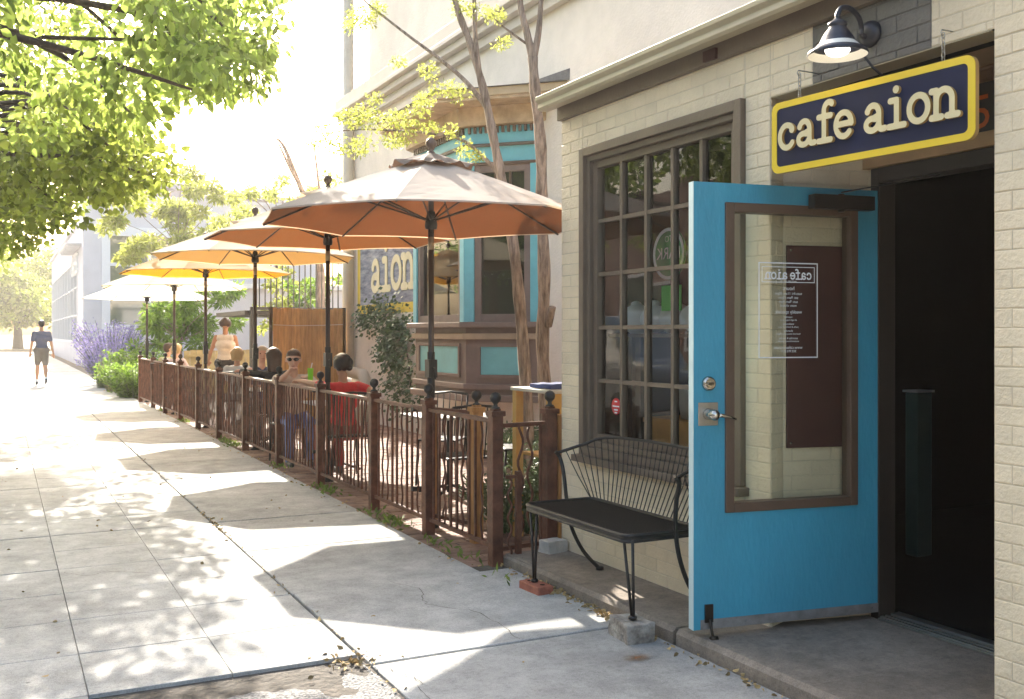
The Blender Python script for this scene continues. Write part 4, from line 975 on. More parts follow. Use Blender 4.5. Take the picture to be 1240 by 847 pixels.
# ================================================================ FURNITURE ON THE PATIO
whitec=mat('white_tablecloth',(.78,.76,.72),.8,bump=.1,bscale=20); grw=mat('grey_table_top',(.38,.36,.33),.6,var=.1)
def table(x,y,label,top,s=.36,cloth=False):
    z=gz(y); t=thing('patio_table',label,'table',(x,y,z),group='patio tables behind the fence'); b=MB(); b.box((x-s,y-s,z+.72),(x+s,y+s,z+.745)); b.build('tabletop',top,t,bevel=.006)
    b=MB(); b.tube([(x,y,z+.02),(x,y,z+.72)],.03,10); b.build('pedestal',blackmetal,t)
    for k in range(4):
        a=R(45+90*k); b=MB(); b.tube([(x,y,z+.09),(x+.16*math.cos(a),y+.16*math.sin(a),z+.05),(x+.31*math.cos(a),y+.31*math.sin(a),z+.012)],.014,8); b.build('foot',blackmetal,t)
    return t
def chair(x,y,rz,label,wood=False,m=None):
    z=gz(y); t=thing('patio_chair',label,'chair',(0,0,0),group='patio chairs behind the fence'); m=m or blackmetal
    b=MB(); b.box((-.21,-.21,.435),(.21,.21,.455)); b.build('seat',m,t,bevel=.01)
    for sx_ in (-1,1):
        b=MB(); b.tube([(sx_*.19,.19,.44),(sx_*.205,.215,0)],.012,8); b.build('leg',m,t)
        b=MB(); b.tube([(sx_*.19,-.26,.88),(sx_*.19,-.22,.6),(sx_*.19,-.2,.44),(sx_*.205,-.23,0)],.012,8); b.build('leg',m,t)
    b=MB()
    if wood: b.box((-.19,-.275,.62),(.19,-.25,.88))
    else:
        b.tube([(-.19,-.26,.88),(0,-.285,.90),(.19,-.26,.88)],.012,8)
        for k in range(5): b.tube([(-.13+.065*k,-.205,.45),(-.13+.065*k,-.27,.885)],.006,6)
    b.build('backrest',m,t); t.location=(x,y,z); t.rotation_euler=(0,0,rz); return t
tanw=mat('tan_chair_wood',(.48,.33,.16),.6,var=.15)
# ================================================================ PEOPLE
skin_=[mat('skin_light',(.60,.36,.25),.5,var=.05),mat('skin_tan',(.50,.26,.15),.5,var=.05),mat('skin_pink',(.62,.34,.25),.5,var=.05)]
hairm={'dark':mat('hair_dark',(.018,.012,.010),.35,bump=.4,bscale=90,stretch=(1,1,.15)),'brown':mat('hair_brown',(.055,.028,.018),.4,bump=.4,bscale=90,stretch=(1,1,.15)),
 'blonde':mat('hair_blonde',(.50,.34,.15),.4,bump=.4,bscale=90,stretch=(1,1,.15)),'short':mat('hair_short_brown',(.09,.05,.03),.5,bump=.4,bscale=120),'grey':mat('hair_silver_blonde',(.45,.35,.25),.4,bump=.4,bscale=90)}
def capsule_mesh(caps):
    V=[];Fs=[]
    for (p,r0,q,r1,_) in caps:
        p=Vector(p);q=Vector(q)
        n=12;m=5; d=(q-p); L_=d.length; d=d.normalized() if L_>1e-6 else Vector((0,0,1))
        a=d.orthogonal().normalized(); c=d.cross(a); base=len(V); rings=[]
        for i in range(m+1):
            ph=math.pi/2*(1-i/m); rings.append((p-d*(r0*math.sin(ph)),max(r0*math.cos(ph),1e-4)))
        for i in range(m+1):
            ph=math.pi/2*(i/m); rings.append((q+d*(r1*math.sin(ph)),max(r1*math.cos(ph),1e-4)))
        for (ce,r) in rings:
            for k in range(n): t=2*math.pi*k/n; V.append(ce+a*(r*math.cos(t))+c*(r*math.sin(t)))
        for i in range(len(rings)-1):
            for k in range(n): Fs.append((base+i*n+k,base+i*n+(k+1)%n,base+(i+1)*n+(k+1)%n,base+(i+1)*n+k))
        Fs.append(tuple(base+k for k in range(n))[::-1]); e=base+(len(rings)-1)*n; Fs.append(tuple(e+k for k in range(n)))
    return V,Fs
def remeshed(name,caps,voxel,mats,parent,assign,smooth=4):
    V,Fs=capsule_mesh(caps); me=bpy.data.meshes.new(name); me.from_pydata([tuple(v) for v in V],[],Fs); me.update()
    o=bpy.data.objects.new(name,me); COL.objects.link(o)
    m=o.modifiers.new('r','REMESH'); m.mode='VOXEL'; m.voxel_size=voxel; m.use_smooth_shade=True
    s=o.modifiers.new('s','SMOOTH'); s.factor=.5; s.iterations=smooth
    me2=bpy.data.meshes.new_from_object(o.evaluated_get(bpy.context.evaluated_depsgraph_get())); bpy.data.objects.remove(o); bpy.data.meshes.remove(me)
    me2.name=name
    for mm in mats: me2.materials.append(mm)
    n=len(me2.polygons); C=np.empty(n*3); me2.polygons.foreach_get('center',C); C=C.reshape(-1,3)
    best=np.full(n,9.0); idx=np.zeros(n,int)
    for (p,r0,q,r1,k) in caps:
        p=np.array(p);q=np.array(q); d=q-p; t=np.clip(((C-p)@d)/(d@d+1e-9),0,1); ds=np.linalg.norm(C-p-t[:,None]*d,axis=1)-(r0+(r1-r0)*t)
        w=ds<best; best[w]=ds[w]; idx[w]=k
    me2.polygons.foreach_set('material_index',idx.astype(np.int32)); me2.polygons.foreach_set('use_smooth',np.ones(n,bool)); me2.update()
    ob=bpy.data.objects.new(name,me2); COL.objects.link(ob); ob.parent=parent; return ob
SK,SH,PT,SO=0,1,2,3
def person(loc,rz,label,pose='sit',skin=0,hair='dark',shirt=(.5,.5,.5),pants=(.1,.1,.15),sleeve='short',hairlen=0,female=False,hands=None,elbows=None,glasses=False,turn=0,tilt=0,scale=1.0,voxel=.011,shoes=(.05,.05,.05),socks=False,bun=False,shorts=False,strap=False,lean=0):
    t=thing('person',label,'person',loc,rz); t.scale=(scale,)*3
    inv=Matrix.Rotation(-rz,3,'Z')
    def L(p): return inv@((Vector(p)-Vector(loc)))/scale
    if pose=='sit': hz=.50; kn=[(-.11,.43,.50),(.11,.43,.50)]; ft=[(-.12,.40,.075),(.12,.40,.075)]; hipx=.095
    elif pose=='stand': hz=.95; kn=[(-.10,.02,.52),(.10,.03,.52)]; ft=[(-.10,-.02,.075),(.11,.0,.075)]; hipx=.09
    else: hz=.95; kn=[(-.09,.10,.53),(.09,.0,.50)]; ft=[(-.10,.16,.085),(.09,-.22,.16)]; hipx=.09
    sw=.160 if female else .178; k_=.88 if female else 1.0
    hip=[Vector((-hipx,0,hz)),Vector((hipx,0,hz))]; ly=lambda z:lean*(z-hz)
    ch=Vector((0,ly(hz+.36)-.01,hz+.36)); sh=[Vector((-sw,ly(hz+.46)-.01,hz+.46)),Vector((sw,ly(hz+.46)-.01,hz+.46))]
    nk=Vector((0,ly(hz+.50),hz+.50)); hd=Vector((0,ly(hz+.68)+.025,hz+.68))
    c=[]
    A=lambda p,r0,q,r1,k:c.append((tuple(p),r0,tuple(q),r1,k))
    A(hip[0],.105*k_+.01,hip[1],.105*k_+.01,PT); A((-.05,0,hz+.10),.105*k_,(.05,0,hz+.10),.105*k_,SH)
    A((-.045,ly(hz+.2),hz+.2),.10*k_,(.045,ly(hz+.2),hz+.2),.10*k_,SH); A(ch+Vector((-.075,0,-.04)),.115*k_,ch+Vector((.075,0,-.04)),.115*k_,SH)
    A(sh[0]+Vector((.06,0,-.01)),.072*k_,sh[1]+Vector((-.06,0,-.01)),.072*k_,SH)
    if female: A(ch+Vector((-.07,.06,-.05)),.06,ch+Vector((.07,.06,-.05)),.06,SH)
    A(nk-Vector((0,0,.02)),.055*k_,nk+Vector((0,.01,.09)),.052*k_,SK)
    # head
    Rz=Matrix.Rotation(turn,3,'Z')@Matrix.Rotation(tilt,3,'X'); H=lambda v: hd+Rz@Vector(v)
    A(H((0,-.018,.028)),.083,H((0,.015,.030)),.082,SK); A(H((0,.02,-.01)),.070,H((0,.035,-.065)),.046,SK); A(H((0,.045,-.085)),.026,H((0,.052,-.082)),.022,SK)
    A(H((0,.088,.022)),.010,H((0,.108,-.018)),.014,SK); A(H((-.016,.092,-.052)),.011,H((.016,.092,-.052)),.011,SK)
    for s in (-1,1): A(H((s*.080,.0,.02)),.015,H((s*.086,-.008,-.012)),.012,SK); A(H((s*.03,.078,.045)),.014,H((s*.05,.068,.043)),.012,SK)
    for i,s in enumerate((-1,1)):
        # arms
        S0=sh[i]; 
        hnd=Vector((s*.16,.36,hz+.26)) if pose=='sit' else (Vector((s*.27,.10 if i else -.12,hz-.10)))
        el=S0.lerp(hnd,.5)+Vector((s*.07,-.05,-.13)) if pose=='sit' else Vector((s*.265,-.04,hz+.18))
        if elbows and elbows[i] is not None: el=L(elbows[i])
        if hands and hands[i] is not None: hnd=L(hands[i])
        # keep arm lengths human
        if (el-S0).length>.30: el=S0+(el-S0).normalized()*.30
        v=hnd-el
        if v.length>.27: hnd=el+v.normalized()*.27
        if v.length<.2: hnd=el+v.normalized()*.23
        if sleeve=='none': A(S0,.052*k_,el,.038*k_,SK)
        elif sleeve=='long': A(S0,.062*k_,el,.048*k_,SH); A(el,.047*k_,hnd.lerp(el,.08),.036*k_,SH)
        else: m_=S0.lerp(el,.6); A(S0,.066*k_,m_,.060*k_,SH); A(m_,.046*k_,el,.040*k_,SK)
        if sleeve!='long': A(el,.040*k_,hnd,.026*k_,SK)
        d=(hnd-el).normalized(); wr=hnd; side=d.cross(Vector((0,0,1))); side=side.normalized() if side.length>.1 else Vector((1,0,0)); up=side.cross(d)
        pc=wr+d*.05; 
        for q in (-1.5,-.5,.5,1.5): A(wr+d*.015+side*q*.010,.015,wr+d*.075+side*q*.017,.0115,SK)
        for q,ln in zip((-1.5,-.5,.5,1.5),(.055,.07,.075,.062)):
            b0=wr+d*.08+side*q*.018; b1=b0+d*ln*.55-up*.012+side*q*.003; b2=b1+d*ln*.35-up*.028; A(b0,.0095,b1,.0088,SK); A(b1,.0088,b2,.0075,SK)
        ths=-1 if i else 1
        A(wr+d*.02+side*ths*.022,.013,wr+d*.055+side*ths*.048-up*.01,.0105,SK); A(wr+d*.055+side*ths*.048-up*.01,.0105,wr+d*.085+side*ths*.050-up*.02,.009,SK)
        # legs
        K=Vector(kn[i]);Ft=Vector(ft[i])
        if shorts: m_=hip[i].lerp(K,.78); A(hip[i],.098*k_,m_,.082*k_,PT); A(m_,.066*k_,K,.056*k_,SK); A(K,.055*k_,K.lerp(Ft,.35),.056*k_,SK); A(K.lerp(Ft,.35),.056*k_,Ft.lerp(K,.18),.036,SK); A(Ft.lerp(K,.18),.036,Ft,.036,4 if socks else SK)
        else: A(hip[i],.095*k_,K,.066*k_,PT); A(K,.066*k_,Ft,.046*k_,PT)
        fd=Vector((0,.17,-.035 if pose!='walk' or i==0 else -.10)); A(Ft+Vector((0,-.03,-.035)),.038,Ft+fd,.030,SO); A(Ft+Vector((0,-.03,-.035)),.038,Ft+Vector((0,0,.0)),.040,SO)
    def cm(n_,cc,r=.75): return mat('cloth_%s_%d_%d_%d'%(n_,*(int(v*100) for v in cc)),cc,r,var=.14,vscale=9,bump=.7,bscale=11)
    body=remeshed('body',c,voxel,[skin_[skin],cm('shirt',shirt),cm('trousers',pants),cm('shoe',shoes,.5),cm('sock',(.8,.8,.8))],t,None)
    hc=[(tuple(H((0,-.030,.048))),.088,tuple(H((0,.006,.056))),.082,0)]
    if hairlen or bun or female:
        hc+=[(tuple(H((-.04,-.03,.03))),.068,tuple(H((.04,-.03,.03))),.068,0)]
        for s in (-1,1): hc+=[(tuple(H((s*.045,.03,.065))),.045,tuple(H((s*.066,-.01,.0))),.035,0)]
    else: hc+=[(tuple(H((0,-.045,.0))),.068,tuple(H((0,-.05,.02))),.07,0),(tuple(H((-.045,.045,.088))),.026,tuple(H((.045,.045,.088))),.026,0)]
    if hairlen:
        for s in (-1,0,1): hc.append((tuple(H((s*.045,-.045,.0))),.058,tuple(H((s*.055,-.055,-hairlen))),.035,0))
    if bun: hc.append((tuple(H((0,-.085,.085))),.042,tuple(H((0,-.095,.10))),.038,0))
    remeshed('hair',hc,voxel*.9,[hairm[hair]],t,None,3)
    eye=MB()
    if glasses:
        for s in (-1,1): eye.ball(H((s*.035,.092,.026)),.030,14,sc=(1.08,.36,.70))
        eye.tube([H((-.012,.10,.034)),H((.012,.10,.034))],.004,6)
        for s in (-1,1): eye.tube([H((s*.058,.082,.032)),H((s*.085,.0,.03))],.0035,5)
        o=eye.build('sunglasses',mat('sunglass_black',(.008,.008,.01),.1))
    else:
        for s in (-1,1): eye.ball(H((s*.033,.083,.024)),.0095,8)
        o=eye.build('eyes',mat('eye_dark',(.03,.02,.018),.2))
    o.parent=t
    lip=MB(); lip.tube([H((-.021,.093,-.050)),H((0,.103,-.052)),H((.021,.093,-.050))],.0045,6); o=lip.build('mouth',mat('lip',(.35,.10,.09),.5)); o.parent=t
    return t
PI=math.pi
# nearest table : woman in red with her back to us, man in sunglasses facing us
person((3.19,10.15,gz(10)-.02),R(4),'woman with dark hair in a red T-shirt, back turned, one arm along the fence rail',skin=1,hair='dark',shirt=(.62,.035,.035),pants=(.25,.03,.03),hairlen=.02,female=True,
  elbows=[(2.93,10.36,1.0),(3.45,9.98,.93)],hands=[(2.87,10.62,1.02),(3.55,10.2,.83)],voxel=.009)
chair(3.19,10.10,0,'black metal chair under the woman in red')
table(3.30,10.80,'small table with white cloth between the woman in red and the man in sunglasses',whitec,.30)
person((3.03,11.55,gz(11.5)),R(176),'man in sunglasses and beige T-shirt facing the sidewalk, elbow resting on the fence',skin=0,hair='short',shirt=(.55,.42,.33),pants=(.10,.14,.32),glasses=True,
  elbows=[(3.25,11.33,.93),(2.84,11.40,.99)],hands=[(3.10,11.15,1.02),(2.90,11.22,1.10)],turn=R(-14),voxel=.009,tilt=R(-6))
chair(3.03,11.60,PI,'black metal chair under the man in sunglasses')
gl=thing('drinking_glass','tall bright green drink held up in front of the man in sunglasses','glass',(3.10,11.07,1.02))
b=MB(); b.lathe((3.10,11.07,1.0),[(0,0),(.026,0),(.033,.14),(.030,.14),(.0,.12)],16); b.build('tumbler',mat('lime_drink',(.25,.60,.05),.2,transl=.5,tcol=(.5,.9,.1)),gl)
b=MB(); b.tube([(3.10,11.06,1.12),(3.115,11.05,1.20)],.006,6); b.build('straw',whitec,gl)
chair(3.95,9.3,R(140),'empty black metal chair in the sun beside the near fence panels'); table(3.75,8.65,'bare grey table in the sun between fence and bay window',grw,.36); chair(3.55,7.95,0,'empty black metal chair nearest the fence gate')
chair(4.35,8.3,R(70),'empty black metal chair below the bay window beside the bare table')
# second table
person((3.17,13.05,gz(13)),R(2),'woman with long brown hair in black, back turned, arm stretched along the fence rail',skin=2,hair='brown',shirt=(.012,.012,.015),pants=(.02,.02,.03),hairlen=.17,female=True,sleeve='long',
  elbows=[(2.90,13.22,1.02),None],hands=[(2.84,13.48,1.04),None])
chair(3.17,13.0,0,'black metal chair under the woman in black')
table(3.30,13.68,'patio table with white cloth beside the woman in black',whitec,.32)
person((3.33,14.42,gz(14.4)),R(180),'older woman with pinned up fair hair and navy top facing us',skin=2,hair='grey',shirt=(.05,.07,.16),pants=(.05,.05,.08),female=True,sleeve='none',turn=R(-6))
chair(3.33,14.47,PI,'black metal chair under the older woman in navy')
person((3.30,15.95,gz(16)),R(-20),'fair haired woman in a white top seated with her back to us beside the waitress',skin=1,hair='blonde',shirt=(.72,.70,.68),pants=(.3,.3,.3),female=True,hairlen=.06,scale=.97)
chair(3.30,15.90,R(-20),'black metal chair under the fair haired woman in white')
table(3.65,16.75,'patio table with white cloth served by the waitress',whitec,.34)
person((3.58,18.3,gz(18)),R(165-180),'standing woman with hair in a bun, sleeveless cream top and dark apron, serving a table',pose='stand',skin=1,hair='brown',shirt=(.80,.76,.68),pants=(.03,.03,.035),female=True,bun=True,sleeve='none',
  elbows=[(3.30,18.32,1.12),(3.83,18.32,1.14)],hands=[(3.34,18.55,1.05),(3.80,18.55,1.05)],scale=1.0)
chair(3.05,18.9,PI,'tan wooden chair with a solid backrest beside the fence',True,tanw)
person((2.98,21.0,gz(21)),R(-60),'man in a pale yellow shirt seated at the farthest table',skin=0,hair='short',shirt=(.68,.60,.33),pants=(.2,.2,.2),scale=.98)
person((3.03,20.25,gz(20)),R(-40),'blonde woman in a pink top at the farthest table',skin=0,hair='blonde',shirt=(.66,.50,.50),pants=(.2,.2,.2),female=True,hairlen=.04,scale=.98)
chair(2.98,20.95,R(-60),'black metal chair under the man in pale yellow'); chair(3.03,20.2,R(-40),'black metal chair under the blonde woman in pink')
table(3.45,21.2,'farthest patio table with white cloth',whitec,.34)
person((1.03,30.9,gz(31)),R(4),'man in grey blue T-shirt and khaki shorts walking away down the sidewalk',pose='walk',skin=1,hair='dark',shirt=(.085,.095,.16),pants=(.17,.145,.12),shorts=True,socks=True,voxel=.016,scale=1.03,shoes=(.06,.06,.07),elbows=[(.78,30.85,1.24),(1.28,30.9,1.24)],hands=[(.75,31.02,1.0),(1.33,30.98,1.0)],tilt=R(-14))
# side table by the cafe corner
st_=thing('side_table','yellow wooden serving table with blue cloth behind the cafe corner','table',(3.75,6.4,0)); yw=mat('yellow_wood',(.55,.33,.09),.6,var=.15,vscale=5)
b=MB(); b.box((3.42,6.15,1.10),(4.2,6.75,1.125)); b.build('tabletop',mat('pale_top_board',(.55,.50,.40),.6),st_,bevel=.004)
b=MB(); b.box((3.50,6.18,.95),(4.12,6.20,1.099)); b.box((3.50,6.2,.62),(4.12,6.7,.64)); b.build('apron',yw,st_)
for sx_ in (3.46,4.15):
    for sy_ in (6.18,6.7): b=MB(); b.box((sx_-.03,sy_-.03,0),(sx_+.03,sy_+.03,1.099)); b.build('leg',yw,st_)
rough_block('folded_cloth',(3.62,6.4,1.145),(.30,.25,.035),R(8),mat('blue_cloth',(.06,.08,.20),.8,var=.2),'folded dark blue cloth lying on the yellow serving table','cloth',seed=5)
b=MB(); b.lathe((3.60,6.42,.645),[(0,0),(.08,0),(.10,.2),(.0,.2)],14); tag(b.build('bucket',mat('red_plastic',(.5,.04,.03),.5)),'red bucket on the lower shelf of the yellow serving table','bucket')

# ================================================================ TREES AND PLANTS
SD=Vector((math.sin(R(6.1))*math.cos(R(30)),math.cos(R(6.1))*math.cos(R(30)),math.sin(R(30))))
def shadow(x,y,z): k=z/math.tan(R(30)); return x-.106*k,y-.994*k
def lit(x,y,z,pad=0):
    a,c=shadow(x,y,z)
    if .30-pad<a<1.95+pad and 4.25-pad<c<5.25+pad+ (.75 if .45<a<.95 else 0): return True    # near bright wedge
    if .55-pad<a<1.9+pad and abs(c-(6.9+.38*(a-.7)))<.16+pad: return True           # narrow streak
    if a>.15-pad and a<1.6+pad and 10.6-pad<c<14.5+pad: return True
    if a>-.2 and 15.5<c<23.5: return True
    if a>.7-pad and 24.5<c<40: return True
    return False
def branchy(b,root,tips,r0):
    for tp in tips:
        tp=Vector(tp); k_=(tp-root).length*.13; mid=root.lerp(tp,random.uniform(.4,.65))+Vector((random.uniform(-k_,k_),random.uniform(-k_,k_),random.uniform(-.05,.4)*(tp-root).length*.5))
        b.tube(curve3([root,mid,tp],4),[r0*(1-.75*i/8) for i in range(9)],6)
def tree(name,label,cat,base,h,r,cl,per,leaf,lm,tips,group=None,bm=barkdark,broad=False,asp=.55,droop=.3,leanv=(0,0)):
    t=thing(name,label,cat,base,group=group); b=MB(); x,y,z=base
    top=Vector((x+leanv[0],y+leanv[1],z+h)); b.tube(curve3([(x,y,z-.1),(x+leanv[0]*.3,y+leanv[1]*.3,z+h*.5),top],5),[r*(1.25-.6*i/10) for i in range(11)],12)
    branchy(b,top-Vector((0,0,.2)),tips,r*.28); b.build('trunk',bm,t)
    c_,d_=cloud(cl,per,droop); leaves('crown',c_,d_,leaf,lm,t,aspect=asp,broad=broad); return t
# near street tree : its limb hangs over the sidewalk
cl=[]; tips=[]
for _ in range(2500):
    x=random.uniform(-2.6,2.6); y=random.uniform(6.0,10.5); z=random.uniform(3.2,5.6); r_=random.uniform(.22,.40)
    lim=1.75 if y<9 else 2.15
    zc=x*ST+y*CT; xc=x*CT-y*ST; px=620+F0*xc/zc; py=405-F0*(z-CH)/zc
    low= 190-.2*px if px<300 else 130-(px-300)*.7
    if px>0 and (px>350-r_*F0/zc*.7 or py>low-r_*F0/zc*.35): continue
    if px<=0 and z<3.3: continue
    if lit(x,y,z,.05) and px<=0: continue
    if px<190 and lit(x,y,z,.0) and random.random()<.45: continue
    cl.append((x,y,z,r_))
    if len(cl)>165: break
for _ in range(34):
    px=random.uniform(200,328); py=random.uniform(-60,128-.0022*(px-200)**2); p=at(px,py,random.uniform(8,10.5)); cl.append((p.x,p.y,p.z,random.uniform(.18,.32)))
tree('street_tree','broad leaved street tree whose sunlit branch hangs into the top left corner','tree',(-1.3,6.5,0),3.6,.15,cl,175,.098,leafA,[c[:3] for c in cl[::7]],group='street trees along the kerb',broad=True,asp=.6,droop=.8)
cl=[]
for _ in range(9000):
    x=random.uniform(-3,2.9) if len(cl)>110 else random.uniform(0,2.9); y=random.uniform(10.5,17.5); z=random.uniform(2.5,6.4) if len(cl)>110 else random.uniform(2.6,4.5); r_=random.uniform(.28,.48)
    zc=x*ST+y*CT; xc=x*CT-y*ST; px=620+F0*xc/zc; py=405-F0*(z-CH)/zc; rp=r_*F0/zc
    if px>0:
        if px>212-rp*.6: continue
        lim=318-px*.5 if px<80 else 255-abs(px-150)*.25
        if py>lim-rp*.5 : continue
        if py<(20 if len(cl)>110 else 130): continue
        if 80<px<112 and 250<py<300: continue
    elif z<3: continue
    if lit(x,y,z,.0) and random.random()<.55: continue
    cl.append((x,y,z,r_))
    if len(cl)>210: break
tree('street_tree','darker maple street tree behind the first, its leaves hanging over the middle of the sidewalk','tree',(-1.3,13.5,0.02),3.9,.17,cl,120,.085,leafB,[c[:3] for c in cl[::6]],group='street trees along the kerb',broad=True,asp=.95,droop=.5)
cl=[]
for _ in range(3000):
    x=random.uniform(-3,1.9); y=random.uniform(19,27); z=random.uniform(2.9,7.2); r_=random.uniform(.4,.7)
    zc=x*ST+y*CT; xc=x*CT-y*ST; px=620+F0*xc/zc; py=405-F0*(z-CH)/zc; rp=r_*F0/zc
    if px>0:
        lim=335-max(0,px-60)*1.6
        if px>125 or py>lim-rp*.6: continue
    if lit(x,y,z,.1) and random.random()<.7: continue
    cl.append((x,y,z,r_))
    if len(cl)>85: break
tree('street_tree','street tree with bright low leaves, third along the kerb, before the far shop','tree',(-1.2,23,.06),4.0,.18,cl,190,.10,leafA,[c[:3] for c in cl[::6]],group='street trees along the kerb',asp=.8)
for k,(x,y,s,lb_) in enumerate(((-1.5,40,1.2,'dark street tree at the far end of the sidewalk'),(-3,95,2.2,'dark tree beyond the far end of the street, left edge of the picture'),(1.5,105,2.0,'dark tree beyond the crossing, behind the walking man'),(-7,100,2.2,'large dark tree closing the street at the horizon'))):
    cl=[(x+random.gauss(0,1.3*s),y+random.gauss(0,1.3*s),gz(y)+(3.2 if k==0 else 2.4)*1+random.uniform(0,3.6)*s*.8,random.uniform(.8,1.2)*s*.75) for _ in range(34)]
    cl=[c for c in cl if not (k==0 and c[0]>.3)]
    tree('distant_tree',lb_,'tree',(x,y,gz(y)),3.0,.2*s,cl,38,.26*s**.5,leafB,[c[:3] for c in cl[::6]],group='dark trees at the end of the street')
# trees across the road (for the window reflections)
for k,(y,lb_) in enumerate(((2,'leafy tree across the road, mirrored in the nearest cafe window panes'),(11,'leafy tree across the road, mirrored above the white van'),(21,'leafy tree across the road, farthest of the mirrored ones'))):
    cl=[(-12.6+random.gauss(0,1.3),y+random.gauss(0,1.6),random.uniform(3,7.5),random.uniform(.8,1.3)) for _ in range(30)]
    tree('roadside_tree',lb_,'tree',(-12.8,y,0),3.4,.18,cl,45,.22,leafB,[c[:3] for c in cl[::6]],group='trees across the road')
# garden trees behind the patio
def garden(name,label,pts,zc0,per,leaf,lm,base,r=.07,h=None,asp=.4,group=None,bm=bark,droop=.3):
    cl=[]
    for (px,py,rp) in pts:
        for _ in range(3):
            zc=zc0+random.uniform(-1.3,1.3); p=at(px+random.gauss(0,rp*.5),py+random.gauss(0,rp*.4),zc); cl.append((p.x,p.y,p.z,rp*zc/F0*random.uniform(.6,1.0)))
    top=np.mean([c[2] for c in cl]); return tree(name,label,'tree',base,h or max(1,top-base[2]-.6),r,cl,per,leaf,lm,[c[:3] for c in cl[::3]],asp=asp,bm=bm,group=group,droop=droop)
def grd(px,zc): p=at(px,405,zc); return (p.x,p.y,gz(p.y))
garden('garden_tree','feathery bright tree behind the yellow umbrellas',[(160,235,16),(225,215,14),(275,275,18),(285,300,16),(140,270,14),(300,255,12),(175,290,18),(205,255,18),(235,268,20),(215,300,20),(250,300,18),(190,330,14),(265,240,12),(165,250,10),(240,230,12),(150,305,14)],34,420,.21,leafC,grd(215,34),asp=.35)
garden('garden_tree','pale green tree in front of the long hall, right of the feathery one',[(300,235,12),(330,228,12),(355,238,12),(380,232,10),(310,262,10),(285,245,10),(400,215,10),(345,215,8)],30,380,.15,leafC,grd(335,30),asp=.5)
garden('sumac_tree','dark green sumac with long leaflets in the garden behind the seated couple',[(275,360,14),(285,390,12),(170,420,12),(205,380,18),(190,400,16),(215,385,20),(240,370,18),(200,420,16),(235,410,20),(255,345,12),(180,372,12),(225,350,14),(262,330,10),(190,350,10),(255,395,10)],27,480,.19,leafD,grd(218,27),asp=.3)
garden('garden_tree','leafy bush between the umbrellas and the wooden screen',[(330,345,10),(345,365,12),(325,375,8),(350,330,8),(360,350,10),(335,395,8),(318,395,6)],26,380,.14,leafC,grd(338,26),asp=.5)
garden('garden_tree','dark vine covered tree behind the balcony railing',[(375,345,14),(395,350,14),(410,340,10),(365,360,12),(385,365,10),(350,350,10)],25,330,.13,leafD,grd(385,25),asp=.6)
# bare broken trunk
bt=thing('bare_tree','bare branching dead stem rising above the second umbrella','tree',grd(365,21)); b=MB()
b.tube(curve3([at(388,330,21),at(380,270,21),at(365,230,21),at(345,180,21.3),at(335,168,21.4)],5),[.09-.0035*i for i in range(21)],8); b.tube(curve3([at(372,240,21),at(352,205,21),at(338,175,20.8)],5),[.05-.003*i for i in range(11)],6)
b.tube(curve3([at(388,330,21),at(390,260,21),at(385,215,21),at(380,175,21.2)],5),[.06-.003*i for i in range(16)],6); b.tube([(grd(388,21)),at(388,330,21)],.1,8); b.build('trunk',bark,bt)
# twin stemmed patio tree
pt=thing('patio_tree','slender twin stemmed tree with peeling bark in front of the bay window','tree',grd(648,9.2))
b=MB(); Z9=9.2
tr=[at(640,640,Z9),at(638,500,Z9),at(632,400,Z9),at(622,300,Z9),at(610,230,Z9),at(600,180,Z9),at(587,115,Z9),at(570,55,Z9),at(552,5,Z9),at(540,-60,Z9)]
pp=curve3(tr,5); b.tube(pp,[.062*(1-.62*i/len(pp)) + .004*math.sin(i*1.7) for i in range(len(pp))],12)
pp=curve3([at(581,95,Z9),at(576,50,Z9),at(574,0,Z9),at(570,-60,Z9)],5); b.tube(pp,[.028-.0009*i for i in range(len(pp))],8)
pp=curve3([at(592,135,Z9),at(565,100,Z9+.2),at(530,70,Z9+.4),at(490,40,Z9+.6),at(440,0,Z9+.8),at(425,-20,Z9+.8)],5); b.tube(pp,[.026-.0008*i for i in range(len(pp))],8)
pp=curve3([at(607,215,Z9),at(585,190,Z9+.1),at(555,168,Z9+.2),at(500,160,Z9+.3),at(440,157,Z9+.4),at(405,160,Z9+.4)],5); b.tube(pp,[.022-.0007*i for i in range(len(pp))],8)
b.build('trunk',bark,pt)
b=MB(); tr=[at(662,640,Z9+.35),at(661,500,Z9+.35),at(657,420,Z9+.35),at(659,340,Z9+.3),at(656,250,Z9+.2),at(655,180,Z9+.1),at(648,110,Z9),at(645,70,Z9)]
pp=curve3(tr,5); b.tube(pp,[.068*(1-.36*i/len(pp))+.005*math.sin(i*1.3) for i in range(len(pp))],12)
pp=curve3([at(645,72,Z9),at(638,40,Z9),at(630,5,Z9),at(625,-50,Z9)],5); b.tube(pp,[.040-.0012*i for i in range(len(pp))],10)
pp=curve3([at(646,72,Z9),at(652,40,Z9),at(655,5,Z9),at(660,-50,Z9)],5); b.tube(pp,[.036-.0012*i for i in range(len(pp))],10)
pp=curve3([at(640,55,Z9),at(622,42,Z9),at(606,30,Z9),at(598,22,Z9)],4); b.tube(pp,[.013-.0006*i for i in range(len(pp))],6)
b.tube([at(664,395,Z9+.3),at(669,372,Z9+.22)],[.036,.034],10); b.build('second_trunk',bark,pt)
cl=[]
